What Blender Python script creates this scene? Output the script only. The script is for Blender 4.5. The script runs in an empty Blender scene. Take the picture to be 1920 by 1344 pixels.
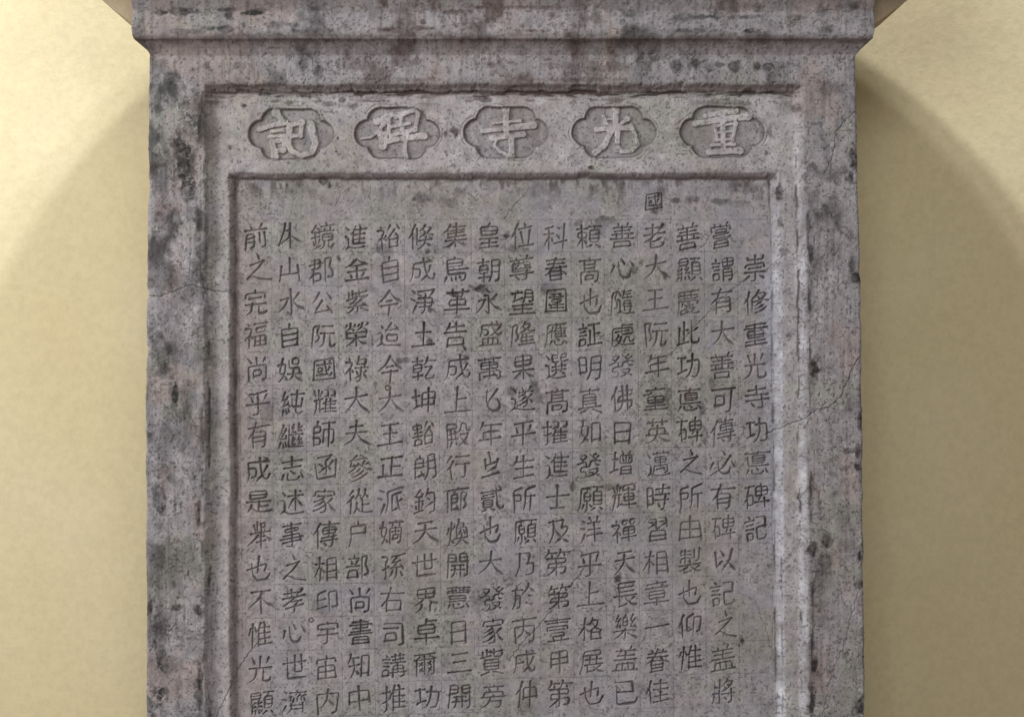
import bpy, math, random
import numpy as np

# ------------------------------------------------------------------ scale
# one "photo pixel" on the front face of the stele is S metres; the stele's
# front face lies in the plane Y = 0, the camera looks along +Y.
S = 0.0008
CX, CY = 960.0, 672.0
def WX(px): return (px - CX) * S
def WZ(py): return (CY - py) * S
T = 0.20            # thickness of the slab
WALL_Y = 0.35
FLOOR_PY = 2300

sc = bpy.context.scene
# ------------------------------------------------------------------ camera
cam = bpy.data.cameras.new('camera')
cam.sensor_width = 36.0
cam.lens = 36.0 * 2.4 / (1920 * S)
cam.clip_end = 100
camo = bpy.data.objects.new('camera', cam)
camo.location = (0, -2.4, 0)
camo.rotation_euler = (math.radians(90), 0, 0)
sc.collection.objects.link(camo)
sc.camera = camo
# ------------------------------------------------------------------ world
wd = bpy.data.worlds.new('World'); sc.world = wd
wd.use_nodes = True
wn = wd.node_tree; bg = wn.nodes['Background']
wt = wn.nodes.new('ShaderNodeTexCoord'); wsep = wn.nodes.new('ShaderNodeSeparateXYZ')
wmr = wn.nodes.new('ShaderNodeMapRange')                 # dim room: brighter towards the open roof
wmr.inputs[1].default_value = -0.2; wmr.inputs[2].default_value = 0.8
wmr.inputs[3].default_value = 0.06; wmr.inputs[4].default_value = 0.44
wn.links.new(wt.outputs['Generated'], wsep.inputs[0]); wn.links.new(wsep.outputs[2], wmr.inputs[0])
wn.links.new(wmr.outputs[0], bg.inputs[1])
bg.inputs[0].default_value = (1.0, 0.965, 0.935, 1)
# ------------------------------------------------------------------ lamps
def area(name, loc, target, size, power, col, sy=None):
    l = bpy.data.lights.new(name, 'AREA'); l.energy = power; l.color = col
    l.shape = 'RECTANGLE'; l.size = size; l.size_y = sy or size
    o = bpy.data.objects.new(name, l); o.location = loc
    d = [target[i] - loc[i] for i in range(3)]
    from mathutils import Vector
    o.rotation_euler = Vector(d).to_track_quat('-Z', 'Y').to_euler()
    sc.collection.objects.link(o); return o
area('doorway_light', (-2.7, -1.6, 0.8), (0, 0, 0.0), 1.0, 76, (1.0, 0.985, 0.98), 1.4)
area('front_fill', (0.05, -2.9, 1.45), (0, 0, 0.0), 1.4, 40, (1.0, 0.98, 0.97), 1.0)  # added frontal fill from behind the camera, evens out both wall sides
area('skylight', (-0.02, -0.20, 3.0), (-0.02, 0.25, -0.3), 0.075, 138, (0.92, 0.94, 1.0), 0.014)
area('skylight', (0.12, -0.20, 3.0), (0.12, 0.25, -0.3), 0.075, 60, (0.92, 0.94, 1.0), 0.014)
sc.view_settings.view_transform = 'Standard'
sc.view_settings.look = 'None'
sc.view_settings.gamma = 1.0
sc.view_settings.exposure = 0.10
sc.view_settings.use_curve_mapping = False
sc.render.resolution_x = 1024; sc.render.resolution_y = 716
rng = np.random.default_rng(7)
random.seed(7)

# ------------------------------------------------------------------ noise
GX0, GY0, GX1, GY1 = 150, -180, 1770, 1500       # domain of the relief maps
W, H = GX1 - GX0, GY1 - GY0
def vnoise(sx, sy):
    """smooth value noise in about -1..1 over the domain, cell size sx, sy"""
    nx, ny = int(W / sx) + 4, int(H / sy) + 4
    g = rng.uniform(-1, 1, (ny, nx)).astype(np.float32)
    ox, oy = rng.uniform(0, 1, 2)
    def ax(n, s, o):
        p = np.arange(n) / s + o
        i = p.astype(int); f = p - i
        return i, (f * f * f * (f * (f * 6 - 15) + 10)).astype(np.float32)
    ix, fx = ax(W, sx, ox); iy, fy = ax(H, sy, oy)
    r0 = g[iy][:, ix] * (1 - fx) + g[iy][:, ix + 1] * fx
    r1 = g[iy + 1][:, ix] * (1 - fx) + g[iy + 1][:, ix + 1] * fx
    return r0 * (1 - fy)[:, None] + r1 * fy[:, None]
def fbm(sx, sy, oct=4, gain=0.55):
    a, tot, out = 1.0, 0.0, 0.0
    for k in range(oct):
        out = out + a * vnoise(max(sx / 2 ** k, 1.01), max(sy / 2 ** k, 1.01)); tot += a; a *= gain
    return out / tot
def sstep(a, b, x):
    t = np.clip((x - a) / (b - a), 0, 1); return t * t * (3 - 2 * t)
PX = (np.arange(W) + GX0).astype(np.float32)[None, :]
PY = (np.arange(H) + GY0).astype(np.float32)[:, None]
nA, nB, nC = fbm(160, 160), fbm(70, 90), fbm(30, 30)
nW = fbm(14, 14, 3); nW2 = fbm(40, 40, 2)

# ------------------------------------------------------------------ relief
def lerpy(pts):
    ys = [p[0] for p in pts]; xs = [p[1] for p in pts]
    return np.interp(np.arange(H) + GY0, ys, xs).astype(np.float32)[:, None]
EL = lerpy([(100, 280), (500, 276), (750, 273), (1344, 275), (1500, 276)])   # left and right edge of slab
ER = lerpy([(100, 1604), (350, 1609), (420, 1612), (676, 1616), (1000, 1619), (1344, 1622), (1500, 1624)])
XR1 = lerpy([(170, 1507), (500, 1514), (1344, 1520), (1500, 1521)])
XR2 = lerpy([(330, 1464), (500, 1470), (1344, 1477), (1500, 1478)])
chip = 7.0 * sstep(0.28, 0.6, fbm(34, 34, 3)) + 3.0 * sstep(0.3, 0.6, fbm(12, 12, 2))
wob = nW * 1.8 + nW2 * 2.4 + fbm(220, 220, 2) * 3.0 + chip * 0.55
def softmin(a, b, k):
    h = np.clip(0.5 + 0.5 * (b - a) / k, 0, 1)
    return b * (1 - h) + a * h - k * h * (1 - h)
d1 = np.minimum(np.minimum(PX - 381, XR1 - PX), PY - 156) + wob      # distance inside first recess
d2 = np.minimum(np.minimum(PX - 424, XR2 - PX), PY - 320) + wob * 0.6
D1, D2 = 19.0, 13.0
def cove(d, w):
    t = np.clip(d / w, 0, 1)
    return np.where(t < 0.2, t * t * 1.2, 0.048 + (t - 0.2) * 1.15 * (0.9 + 0.1 * t)).clip(0, 0.968) + 0.032 * sstep(0.8, 1.0, t)
h = -D1 * cove(d1, 17.0) - D2 * cove(d2, 15.0)
in1 = d1 > 8; in2 = d2 > 7
# soft rounding and wear of the arrises
h = h + nW2 * 0.9 + nW * 0.30 + nC * 0.7 + nB * 0.8
frame_rough = np.where(in1, 0.35, 1.0).astype(np.float32)
pit_n = fbm(9, 9, 2)
pits = sstep(0.52, 0.75, pit_n + 0.15 * nB) * frame_rough * 0.7
h = h - pits * 2.0

# cracks
crack = np.zeros((H, W), np.float32)
def wiggle(pts, step=5.0, amp=2.2, seed=0):
    r = random.Random(seed); out = []
    for (x0, y0), (x1, y1) in zip(pts[:-1], pts[1:]):
        n = max(1, int(math.hypot(x1 - x0, y1 - y0) / step))
        for k in range(n):
            t = k / n
            out.append((x0 + (x1 - x0) * t + r.uniform(-amp, amp), y0 + (y1 - y0) * t + r.uniform(-amp, amp)))
    out.append(pts[-1]); return out
def stamp_line(img, pts, half, soft=1.2, strength=1.0):
    """max-combine an anti-aliased polyline into img; half may be a list per point"""
    for k in range(len(pts) - 1):
        (ax, ay), (bx, by) = pts[k], pts[k + 1]
        ha, hb = (half[k], half[k + 1]) if isinstance(half, (list, tuple)) else (half, half)
        m = max(ha, hb) + soft + 1
        x0 = int(max(0, math.floor(min(ax, bx) - m - GX0))); x1 = int(min(W, math.ceil(max(ax, bx) + m - GX0) + 1))
        y0 = int(max(0, math.floor(min(ay, by) - m - GY0))); y1 = int(min(H, math.ceil(max(ay, by) + m - GY0) + 1))
        if x1 <= x0 or y1 <= y0: continue
        X = PX[:, x0:x1]; Y = PY[y0:y1]
        dx, dy = bx - ax, by - ay; L2 = dx * dx + dy * dy + 1e-6
        t = np.clip(((X - ax) * dx + (Y - ay) * dy) / L2, 0, 1)
        d = np.hypot(X - ax - t * dx, Y - ay - t * dy) - (ha + (hb - ha) * t)
        v = np.clip(0.5 - d / soft, 0, 1) * strength
        img[y0:y1, x0:x1] = np.maximum(img[y0:y1, x0:x1], v)
CRACKS = [
 ([(1612, 668), (1598, 690), (1585, 722), (1575, 745), (1556, 762), (1530, 768), (1500, 790), (1470, 800), (1440, 815)], 1.1, 1.0),
 ([(1604, 208), (1580, 232), (1567, 248), (1566, 275), (1558, 300), (1545, 325)], 1.0, 0.9),
 ([(1400, 525), (1372, 545), (1335, 582), (1305, 612), (1268, 655), (1248, 678)], 0.9, 0.8),
 ([(1342, 432), (1320, 462), (1312, 466)], 0.8, 0.7),
 ([(1098, 1070), (1065, 1110), (1040, 1142), (1010, 1180), (985, 1205), (955, 1240)], 0.9, 0.8),
 ([(276, 552), (300, 556), (330, 545), (360, 532), (385, 542), (426, 548)], 1.1, 1.0),
 ([(424, 548), (470, 556), (505, 540)], 0.7, 0.5),
 ([(478, 1212), (445, 1252), (432, 1285), (415, 1318), (400, 1350)], 1.0, 0.9),
 ([(668, 340), (640, 358), (622, 390)], 0.7, 0.6),
 ([(985, 362), (962, 385), (945, 408)], 0.9, 0.7),
 ([(912, 446), (890, 466), (872, 482)], 0.7, 0.6),
 ([(1612, 1100), (1598, 1150), (1580, 1215), (1560, 1262), (1545, 1330), (1540, 1380)], 0.8, 0.8),
 ([(1420, 1128), (1436, 1165), (1446, 1202)], 0.7, 0.6),
 ([(1540, 1092), (1528, 1110), (1522, 1120)], 0.7, 0.6),
 ([(1180, 406), (1196, 430), (1200, 470), (1202, 500)], 0.7, 0.4),
 ([(1262, 870), (1282, 852), (1300, 845)], 0.7, 0.6),
 ([(887, 316), (905, 290), (882, 252)], 0.6, 0.35),
 ([(1062, 315), (1078, 285), (1085, 245), (1072, 210)], 0.6, 0.4),
 ([(770, 205), (790, 185), (800, 160)], 0.6, 0.4),
 ([(1250, 190), (1258, 225), (1266, 240)], 0.6, 0.4),
 ([(283, 285), (310, 300), (330, 318), (325, 350), (300, 385)], 0.9, 0.6),
 ([(330, 415), (318, 460), (322, 520)], 0.6, 0.3),
 ([(1470, 480), (1448, 498), (1430, 520)], 0.8, 0.6),
 ([(812, 602), (830, 625), (850, 640)], 0.6, 0.5),
]
for k, (pts, hw, st) in enumerate(CRACKS):
    stamp_line(crack, wiggle(pts, 5, 1.8, k), hw * 0.7, 1.4, st)
h = h - crack * 1.6

# ------------------------------------------------------------------ ruled grid
rule = np.zeros((H, W), np.float32)
def cell(c, r):
    return 473 + 63.1 * c + r * (0.7 - 0.028 * c), 440 + r * (62.9 - 0.107 * c)
for c in range(-0, 17):
    pts = [(cell(c, r)[0] - 32, cell(c, r)[1]) for r in (-0.45, 3, 6, 9, 12, 15.2)]
    stamp_line(rule, wiggle(pts, 30, 0.7, 100 + c), 0.35, 1.2, 1.0)
for r in range(0, 16):
    pts = [(cell(c, r)[0], cell(c, r)[1] - 31) for c in (-0.3, 3, 6, 9, 12, 15.5)]
    stamp_line(rule, wiggle(pts, 30, 0.7, 200 + r), 0.35, 1.2, 1.0)
rule *= sstep(-0.45, 0.15, fbm(60, 60, 3)) * (d2 > 16)
h = h - rule * 0.7

# ------------------------------------------------------------------ writing
def brush(pts):
    """stroke of a chisel following the brush: returns points and half widths"""
    P = np.array(pts, float)
    seg = np.hypot(*np.diff(P, axis=0).T); Ltot = seg.sum()
    # resample
    n = max(3, int(Ltot / 2.0)); s = np.concatenate([[0], np.cumsum(seg)]); q = np.linspace(0, Ltot, n)
    R = np.stack([np.interp(q, s, P[:, 0]), np.interp(q, s, P[:, 1])], 1)
    if n > 6:                                   # round the corners a little
        for _ in range(2):
            R[1:-1] = R[1:-1] * 0.5 + (R[:-2] + R[2:]) * 0.25
    t = np.linspace(0, 1, n)
    d = P[-1] - P[0]
    endd = P[-1] - P[-2]
    if Ltot < 11: w = 0.9 + 1.3 * t if d[0] >= 0 else 2.2 - 1.5 * t               # dots
    elif abs(d[0]) > 2.2 * abs(d[1]): w = 1.15 + 0.75 * np.exp(-t * 7) + 1.05 * np.exp(-(1 - t) * 8)
    elif abs(d[1]) > 3.0 * abs(d[0]): w = 1.75 - 0.7 * t + 0.8 * np.exp(-t * 8)
    elif d[0] < 0: w = 2.3 - 1.75 * t ** 1.1                                      # falling to the left
    else: w = 0.75 + 1.8 * np.exp(-((t - 0.72) / 0.26) ** 2)                      # falling to the right
    return [tuple(x) for x in R], list(w)
CUSTOM = {
 '七': [[(30,10),(33,50),(38,76),(58,88),(78,82),(83,62),(76,44)], [(78,6),(38,58)]],
 '亗': [[(44,4),(52,40)], [(28,28),(30,62)], [(30,50),(65,38)], [(78,26),(71,60)], [(38,70),(74,57)], [(16,96),(84,78)]],
 '舉': [[(28,20),(34,40)], [(42,6),(43,44)], [(58,14),(57,40)], [(58,14),(68,10)], [(74,12),(73,42)], [(58,27),(68,25)],
        [(16,50),(92,40)], [(46,54),(30,72),(2,92)], [(55,48),(56,104)], [(66,50),(80,64),(102,74)], [(44,64),(72,61)], [(40,80),(74,76)]],
 '之': [[(50,2),(58,18)], [(28,42),(76,26)], [(76,26),(50,56),(14,86)], [(14,86),(30,76),(58,88),(100,92)]],
 '山': [[(52,6),(50,68)], [(22,40),(20,98)], [(22,74),(80,68)], [(82,38),(82,98)]],
 '外': [[(36,10),(30,34),(4,86)], [(34,36),(54,32)], [(54,8),(50,60),(34,70),(14,80)], [(54,8),(56,98)], [(56,52),(76,66),(100,76)]],
 '水': [[(52,4),(52,96),(38,84)], [(12,42),(40,36)], [(40,36),(28,62),(6,84)], [(84,20),(58,46)], [(56,42),(74,66),(100,80)]],
 '心': [[(14,40),(4,66)], [(34,26),(34,66),(48,86),(72,84),(78,62)], [(46,16),(58,32)], [(78,22),(96,42)]],
 '大': [[(8,42),(92,32)], [(50,4),(48,42),(30,72),(4,92)], [(50,40),(70,72),(100,92)]],
 '天': [[(24,18),(76,12)], [(12,46),(88,38)], [(50,24),(46,52),(26,78),(2,94)], [(50,44),(70,74),(98,92)]],
 '夫': [[(22,26),(78,20)], [(8,52),(92,44)], [(50,2),(48,50),(30,78),(4,96)], [(50,48),(70,76),(100,94)]],
 '人': [[(50,4),(4,92)], [(50,40),(98,92)]],
 '永': [[(42,4),(58,12)], [(34,26),(52,22),(52,96),(38,84)], [(10,44),(36,40)], [(36,40),(26,66),(2,90)], [(84,24),(56,48)], [(54,44),(74,70),(100,82)]],
 '以': [[(16,22),(22,80)], [(22,80),(44,56)], [(38,16),(50,36)], [(82,10),(70,54),(40,94)], [(62,56),(90,88)]],
 '必': [[(52,4),(62,20)], [(80,24),(50,66),(6,92)], [(34,40),(38,76),(52,88),(74,84),(78,66)], [(14,48),(4,68)], [(84,44),(98,62)]],
 '今': [[(50,4),(30,36),(2,58)], [(50,6),(72,34),(100,50)], [(36,46),(60,42)], [(18,66),(82,58)], [(52,62),(50,104)]],
 '士': [[(10,44),(90,36)], [(50,2),(50,90)], [(24,92),(76,86)]],
 '土': [[(22,44),(78,38)], [(50,6),(50,88)], [(6,92),(94,84)]],
 '王': [[(20,16),(80,10)], [(26,48),(76,43)], [(50,14),(49,84)], [(4,90),(96,80)]],
 '三': [[(24,16),(76,8)], [(28,46),(72,40)], [(2,86),(98,76)]],
 '上': [[(46,2),(44,86)], [(46,44),(80,38)], [(4,92),(96,82)]],
 '一': [[(6,52),(94,42)]],
 '不': [[(14,18),(90,10)], [(58,14),(40,46),(4,78)], [(50,40),(50,100)], [(62,44),(80,62),(96,68)]],
 '也': [[(10,54),(80,28),(74,56)], [(50,4),(48,62)], [(24,28),(28,70),(46,92),(80,88),(92,64)]],
}
STROKES = {
 '輝': [[9, 40, 35, 40], [16, 40, 14, 67, 9, 81, 9, 86], [36, 68, 41, 71, 82, 71], [28, 70, 36, 68], [45, 49, 77, 49], [61, 22, 61, 83], [22, 11, 22, 40], [45, 49, 46, 60, 77, 59, 77, 39, 46, 39, 45, 49], [28, 40, 28, 70, 25, 75], [43, 28, 78, 28], [42, 21, 43, 13, 79, 13, 80, 21], [34, 17, 29, 33], [10, 17, 14, 33]],
 '隨': [[53, 73, 53, 46, 55, 45, 76, 45, 77, 46, 76, 71, 71, 76], [54, 62, 77, 62], [41, 28, 34, 15, 12, 15, 12, 84], [28, 15, 22, 37, 27, 45, 29, 57, 26, 62, 19, 64], [33, 39, 40, 41, 40, 75], [40, 75, 37, 76, 31, 81], [40, 75, 55, 82, 78, 82, 83, 81], [47, 17, 55, 18], [55, 18, 55, 23, 47, 35], [55, 18, 81, 17], [55, 23, 58, 26, 78, 26], [58, 11, 57, 17], [68, 27, 68, 35], [54, 54, 77, 54], [53, 36, 82, 36]],
 '開': [[53, 49, 53, 82], [25, 62, 66, 62], [13, 38, 37, 38, 38, 37, 38, 14, 13, 14, 13, 83], [77, 38, 52, 38, 51, 15, 52, 14, 77, 14, 77, 80, 76, 82, 67, 83], [51, 25, 77, 25], [36, 49, 35, 68, 32, 76, 27, 82], [13, 25, 38, 25], [26, 48, 64, 48]],
 '師': [[24, 8, 20, 18, 20, 23], [12, 41, 32, 41, 32, 23, 12, 24, 12, 80], [12, 55, 33, 56, 32, 75, 12, 75], [44, 70, 44, 32, 78, 32, 78, 66, 78, 69, 73, 73], [61, 15, 61, 83], [41, 15, 81, 15]],
 '崇': [[12, 59, 78, 59], [45, 59, 44, 82, 42, 83, 33, 83], [44, 11, 44, 30, 45, 35], [16, 14, 16, 22, 74, 22, 74, 14], [13, 44, 13, 35, 45, 35, 77, 35, 77, 44], [61, 67, 73, 77], [26, 69, 10, 81], [24, 47, 66, 47]],
 '内': [[45, 11, 43, 43, 36, 55, 30, 61, 25, 65, 20, 65], [43, 43, 49, 46, 65, 61], [14, 83, 14, 26, 15, 25, 76, 26, 76, 79, 75, 82, 62, 83]],
 '日': [[21, 82, 21, 17, 22, 16, 70, 17, 70, 82], [21, 46, 70, 46], [21, 76, 70, 76]],
 '擢': [[42, 48, 78, 49], [60, 41, 61, 80], [40, 69, 76, 69], [40, 59, 76, 59], [44, 40, 39, 54, 40, 55, 40, 80], [39, 54, 35, 56, 33, 59], [40, 80, 80, 80], [20, 11, 20, 78, 19, 82, 12, 84], [8, 28, 29, 28], [58, 36, 71, 30, 77, 29], [60, 13, 77, 14, 77, 35], [35, 13, 52, 14, 52, 35], [35, 36, 46, 30, 52, 30], [20, 51, 30, 49], [8, 54, 19, 53]],
 '第': [[16, 34, 73, 35, 73, 48, 20, 48, 18, 61], [44, 35, 45, 61, 43, 63, 44, 64, 44, 83], [45, 61, 75, 61, 75, 67, 73, 78, 70, 79, 58, 79], [54, 17, 80, 17], [65, 18, 68, 26], [22, 8, 21, 17, 9, 30], [21, 17, 43, 17], [56, 8, 55, 16, 46, 29], [18, 61, 39, 61, 40, 63, 43, 63], [40, 63, 30, 73, 12, 83], [29, 18, 31, 28]],
 '佳': [[30, 79, 81, 79], [56, 50, 56, 79], [56, 11, 56, 40], [37, 22, 76, 22], [35, 59, 77, 59], [33, 40, 79, 40], [28, 10, 21, 26, 18, 35, 20, 37, 20, 83], [18, 35, 12, 40, 8, 47]],
 '處': [[31, 55, 43, 55], [43, 55, 41, 64, 34, 75, 28, 80, 17, 85], [76, 35, 77, 27, 76, 26, 17, 26, 16, 27, 15, 66, 10, 81], [44, 11, 44, 42, 46, 45, 72, 46, 80, 44], [27, 61, 29, 63, 33, 71, 42, 79, 53, 82, 84, 82], [25, 37, 66, 34], [32, 47, 31, 53, 28, 57, 27, 61, 21, 66, 15, 66], [44, 16, 74, 16], [52, 72, 55, 64, 55, 55, 69, 56, 69, 69, 71, 73, 79, 73, 83, 67]],
 '壹': [[32, 67, 23, 67, 22, 66, 22, 57, 23, 56, 67, 56, 67, 67, 32, 67], [58, 67, 59, 74, 57, 81], [44, 11, 44, 26], [16, 27, 74, 27], [10, 16, 80, 16], [32, 67, 31, 73, 33, 81], [10, 81, 81, 81], [22, 46, 67, 46], [12, 46, 12, 38, 13, 37, 77, 37, 77, 46]],
 '革': [[45, 31, 45, 83], [45, 57, 70, 57, 71, 56, 71, 42, 70, 41, 21, 41, 20, 42, 20, 57, 45, 57], [29, 10, 29, 30, 45, 31, 59, 31, 61, 29, 61, 11], [11, 18, 79, 18], [10, 70, 80, 70]],
 '部': [[15, 78, 15, 57, 43, 57, 44, 78], [15, 78, 44, 78], [9, 44, 49, 44], [43, 25, 37, 38, 37, 44], [12, 21, 47, 21], [28, 10, 30, 20], [19, 28, 23, 37], [68, 71, 75, 70, 78, 67, 78, 55, 75, 47, 70, 42, 70, 38, 77, 23, 78, 16, 77, 15, 59, 16, 59, 83]],
 '展': [[24, 58, 80, 58], [33, 58, 33, 80], [62, 35, 62, 58], [39, 35, 39, 57], [26, 43, 77, 43], [52, 58, 55, 67, 59, 71, 62, 72, 65, 76, 74, 81, 83, 83], [75, 63, 62, 72], [33, 80, 40, 80, 54, 76], [18, 29, 75, 29, 74, 15, 18, 15, 17, 55, 13, 73, 10, 82]],
 '盖': [[36, 59, 36, 81], [9, 81, 81, 81], [19, 81, 19, 59, 71, 59, 71, 80], [19, 34, 72, 34], [45, 22, 45, 46], [54, 59, 54, 81], [14, 21, 76, 21], [29, 11, 31, 16, 31, 21], [11, 47, 79, 47], [64, 8, 59, 21]],
 '仲': [[18, 35, 15, 36, 8, 44], [27, 10, 20, 26, 18, 35, 20, 36, 20, 83], [33, 56, 79, 56], [56, 12, 56, 83], [33, 61, 34, 29, 78, 29, 79, 60]],
 '朝': [[40, 44, 40, 55, 39, 56, 13, 56, 12, 33, 40, 32, 40, 44], [25, 11, 25, 32], [12, 44, 40, 44], [26, 57, 25, 83], [44, 82, 50, 68, 53, 55, 53, 15, 77, 15, 77, 79, 76, 82, 68, 83], [8, 68, 43, 68, 48, 72], [53, 35, 77, 35], [10, 20, 42, 20], [53, 55, 77, 56]],
 '貲': [[9, 33, 43, 30], [29, 11, 29, 31], [21, 50, 21, 41, 22, 40, 69, 40, 69, 69, 22, 70, 21, 69, 21, 50], [21, 60, 69, 60], [29, 18, 42, 18], [21, 50, 69, 50], [15, 15, 15, 32], [52, 11, 52, 29, 54, 32, 76, 32, 79, 31, 82, 24], [52, 20, 74, 15, 79, 15], [52, 76, 58, 76, 81, 84], [8, 83, 13, 83, 36, 75]],
 '悳': [[31, 41, 69, 41], [31, 33, 31, 26, 32, 25, 68, 25, 69, 26, 69, 48, 68, 49, 32, 49, 31, 48, 31, 33], [47, 11, 47, 16], [47, 16, 80, 16], [31, 33, 69, 33], [46, 17, 45, 25], [10, 16, 46, 17], [17, 27, 17, 58, 79, 58], [40, 61, 50, 72], [71, 67, 78, 79], [18, 68, 11, 81], [27, 69, 28, 80, 30, 82, 33, 83, 59, 83, 62, 82, 66, 77]],
 '於': [[9, 25, 39, 25], [19, 25, 18, 47, 16, 63, 13, 74, 8, 83], [22, 11, 25, 17, 24, 25], [61, 17, 64, 19, 70, 29, 80, 39], [63, 11, 61, 17, 53, 28, 41, 41], [18, 43, 35, 43, 32, 77, 30, 81, 24, 83], [57, 45, 67, 52], [52, 68, 70, 80]],
 '謂': [[12, 78, 31, 77, 31, 59, 12, 59, 12, 78], [60, 14, 60, 37], [42, 25, 79, 25], [42, 25, 43, 13, 79, 14, 79, 37, 78, 38, 43, 38, 42, 25], [46, 83, 46, 48, 47, 47, 75, 47, 76, 80, 74, 83, 66, 84], [46, 58, 76, 58], [46, 70, 76, 70], [20, 11, 22, 16], [12, 47, 31, 47], [12, 36, 31, 36], [8, 25, 34, 25]],
 '英': [[10, 59, 42, 59, 47, 60, 49, 59, 80, 59], [47, 60, 53, 69, 61, 76, 73, 81, 84, 82], [44, 29, 44, 59, 42, 61, 41, 66, 32, 74, 22, 79, 9, 83], [19, 58, 20, 39, 70, 39, 71, 58], [11, 19, 78, 19], [29, 11, 29, 28], [60, 11, 60, 28]],
 '丙': [[44, 17, 43, 48, 35, 59, 25, 67], [14, 83, 14, 37, 15, 35, 75, 36, 75, 79, 74, 82, 61, 83], [11, 16, 79, 16], [43, 48, 47, 49, 64, 64]],
 '樂': [[41, 60, 31, 69, 9, 81], [10, 58, 40, 58, 41, 60, 50, 60, 51, 58, 80, 58], [45, 53, 45, 83], [50, 60, 58, 68, 75, 77, 83, 80], [78, 39, 78, 43, 81, 50], [64, 46, 78, 45], [13, 28, 22, 29], [20, 11, 13, 28], [28, 22, 25, 26, 22, 29, 21, 33, 14, 45], [14, 45, 28, 44], [70, 11, 62, 29, 73, 29], [79, 23, 75, 28, 73, 29, 71, 34, 66, 41, 64, 46], [37, 32, 53, 32], [43, 18, 53, 19, 53, 46, 37, 45, 37, 19, 43, 18], [27, 37, 30, 49], [45, 11, 43, 18]],
 '老': [[10, 40, 43, 40, 45, 41, 55, 39, 80, 40], [74, 16, 57, 34, 55, 39], [45, 41, 43, 45, 35, 50, 33, 54, 28, 55, 9, 63], [33, 54, 33, 75, 33, 78, 36, 81, 46, 82, 70, 82, 75, 79, 77, 72], [17, 22, 60, 22, 64, 26], [39, 11, 39, 40], [33, 65, 51, 61, 66, 55, 71, 55]],
 '推': [[42, 60, 78, 60], [62, 12, 65, 19, 64, 25, 62, 27, 62, 77], [42, 77, 80, 77], [43, 25, 79, 26], [20, 11, 20, 80, 19, 82, 12, 84], [6, 56, 19, 53], [42, 43, 78, 43], [47, 11, 41, 32, 42, 34, 42, 83], [9, 28, 30, 28], [41, 33, 37, 34, 32, 40, 32, 44, 29, 49, 20, 51]],
 '右': [[13, 63, 23, 52, 29, 49, 72, 49, 72, 78], [28, 78, 72, 78], [34, 27, 33, 33, 26, 49, 28, 51, 28, 83], [11, 27, 79, 27], [40, 11, 37, 26]],
 '尚': [[44, 11, 44, 35], [16, 83, 16, 37, 44, 35, 74, 37, 74, 79, 73, 82, 62, 83], [32, 69, 58, 68, 57, 50, 33, 50, 32, 74], [16, 12, 25, 25], [72, 14, 64, 27]],
 '科': [[23, 17, 23, 42, 22, 46, 23, 47, 23, 83], [23, 44, 26, 44, 31, 48, 37, 58], [8, 35, 37, 35], [11, 18, 23, 17, 35, 12], [22, 46, 18, 48, 7, 69], [70, 10, 70, 83], [42, 66, 82, 59], [46, 39, 57, 48], [49, 17, 55, 21]],
 '仰': [[25, 11, 19, 26, 17, 35, 19, 37, 19, 83], [17, 35, 12, 38, 7, 47], [53, 12, 34, 20, 34, 66, 40, 66, 51, 62], [69, 69, 76, 68, 78, 65, 78, 21, 58, 21, 58, 83]],
 '佛': [[62, 11, 62, 83], [32, 23, 77, 24, 77, 40, 34, 40, 32, 43, 31, 57, 79, 57, 78, 74, 75, 76, 68, 77], [47, 11, 47, 56, 44, 66, 40, 74, 36, 79, 31, 82, 26, 83], [18, 34, 14, 36, 6, 46], [27, 12, 20, 25, 18, 34, 19, 35, 19, 83]],
 '有': [[27, 66, 69, 66], [33, 22, 26, 42, 27, 42, 27, 83], [28, 37, 69, 38, 69, 80, 68, 82, 57, 83], [27, 52, 69, 52], [26, 42, 21, 43, 11, 54], [11, 22, 79, 22], [38, 10, 36, 22]],
 '寺': [[44, 11, 44, 38], [9, 38, 80, 38], [60, 38, 60, 79, 58, 82, 47, 82], [12, 55, 79, 55], [17, 21, 74, 21], [26, 64, 33, 74]],
 '淨': [[34, 37, 74, 37, 74, 62, 34, 63], [29, 50, 81, 50], [54, 38, 54, 78, 52, 82, 43, 82], [8, 35, 21, 43], [75, 18, 67, 31], [23, 58, 11, 81], [14, 12, 24, 19], [33, 23, 40, 30], [32, 17, 76, 11], [53, 22, 55, 29, 53, 31]],
 '孝': [[62, 49, 60, 53, 49, 58, 47, 61, 47, 82, 45, 83, 35, 83], [16, 65, 79, 65], [46, 36, 44, 39, 39, 43, 38, 46], [9, 58, 25, 50, 28, 48, 37, 46, 39, 48, 61, 48, 62, 49, 71, 48], [40, 11, 40, 34], [10, 34, 44, 34, 46, 36, 57, 33, 58, 34, 81, 34], [74, 15, 66, 23, 64, 23, 58, 30, 57, 33], [16, 20, 60, 20, 64, 23]],
 '及': [[31, 82, 47, 76, 54, 69], [58, 15, 55, 36], [55, 36, 73, 36, 75, 37, 73, 45, 69, 54, 56, 69], [13, 15, 58, 15], [30, 36, 34, 39, 39, 50, 45, 59, 54, 69], [28, 15, 30, 36, 28, 38, 26, 51, 19, 68, 10, 79], [56, 69, 61, 74, 80, 82]],
 '圍': [[29, 58, 28, 67], [28, 67, 67, 67], [12, 79, 77, 79], [12, 79, 12, 15, 13, 14, 77, 14, 77, 79], [49, 51, 49, 73], [23, 58, 67, 58], [40, 24, 41, 25, 58, 25, 59, 34], [22, 34, 68, 34], [49, 51, 47, 50, 30, 50, 29, 42, 31, 41, 59, 41, 61, 42, 60, 50, 50, 50, 49, 51], [27, 25, 39, 26], [39, 26, 38, 33]],
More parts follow.
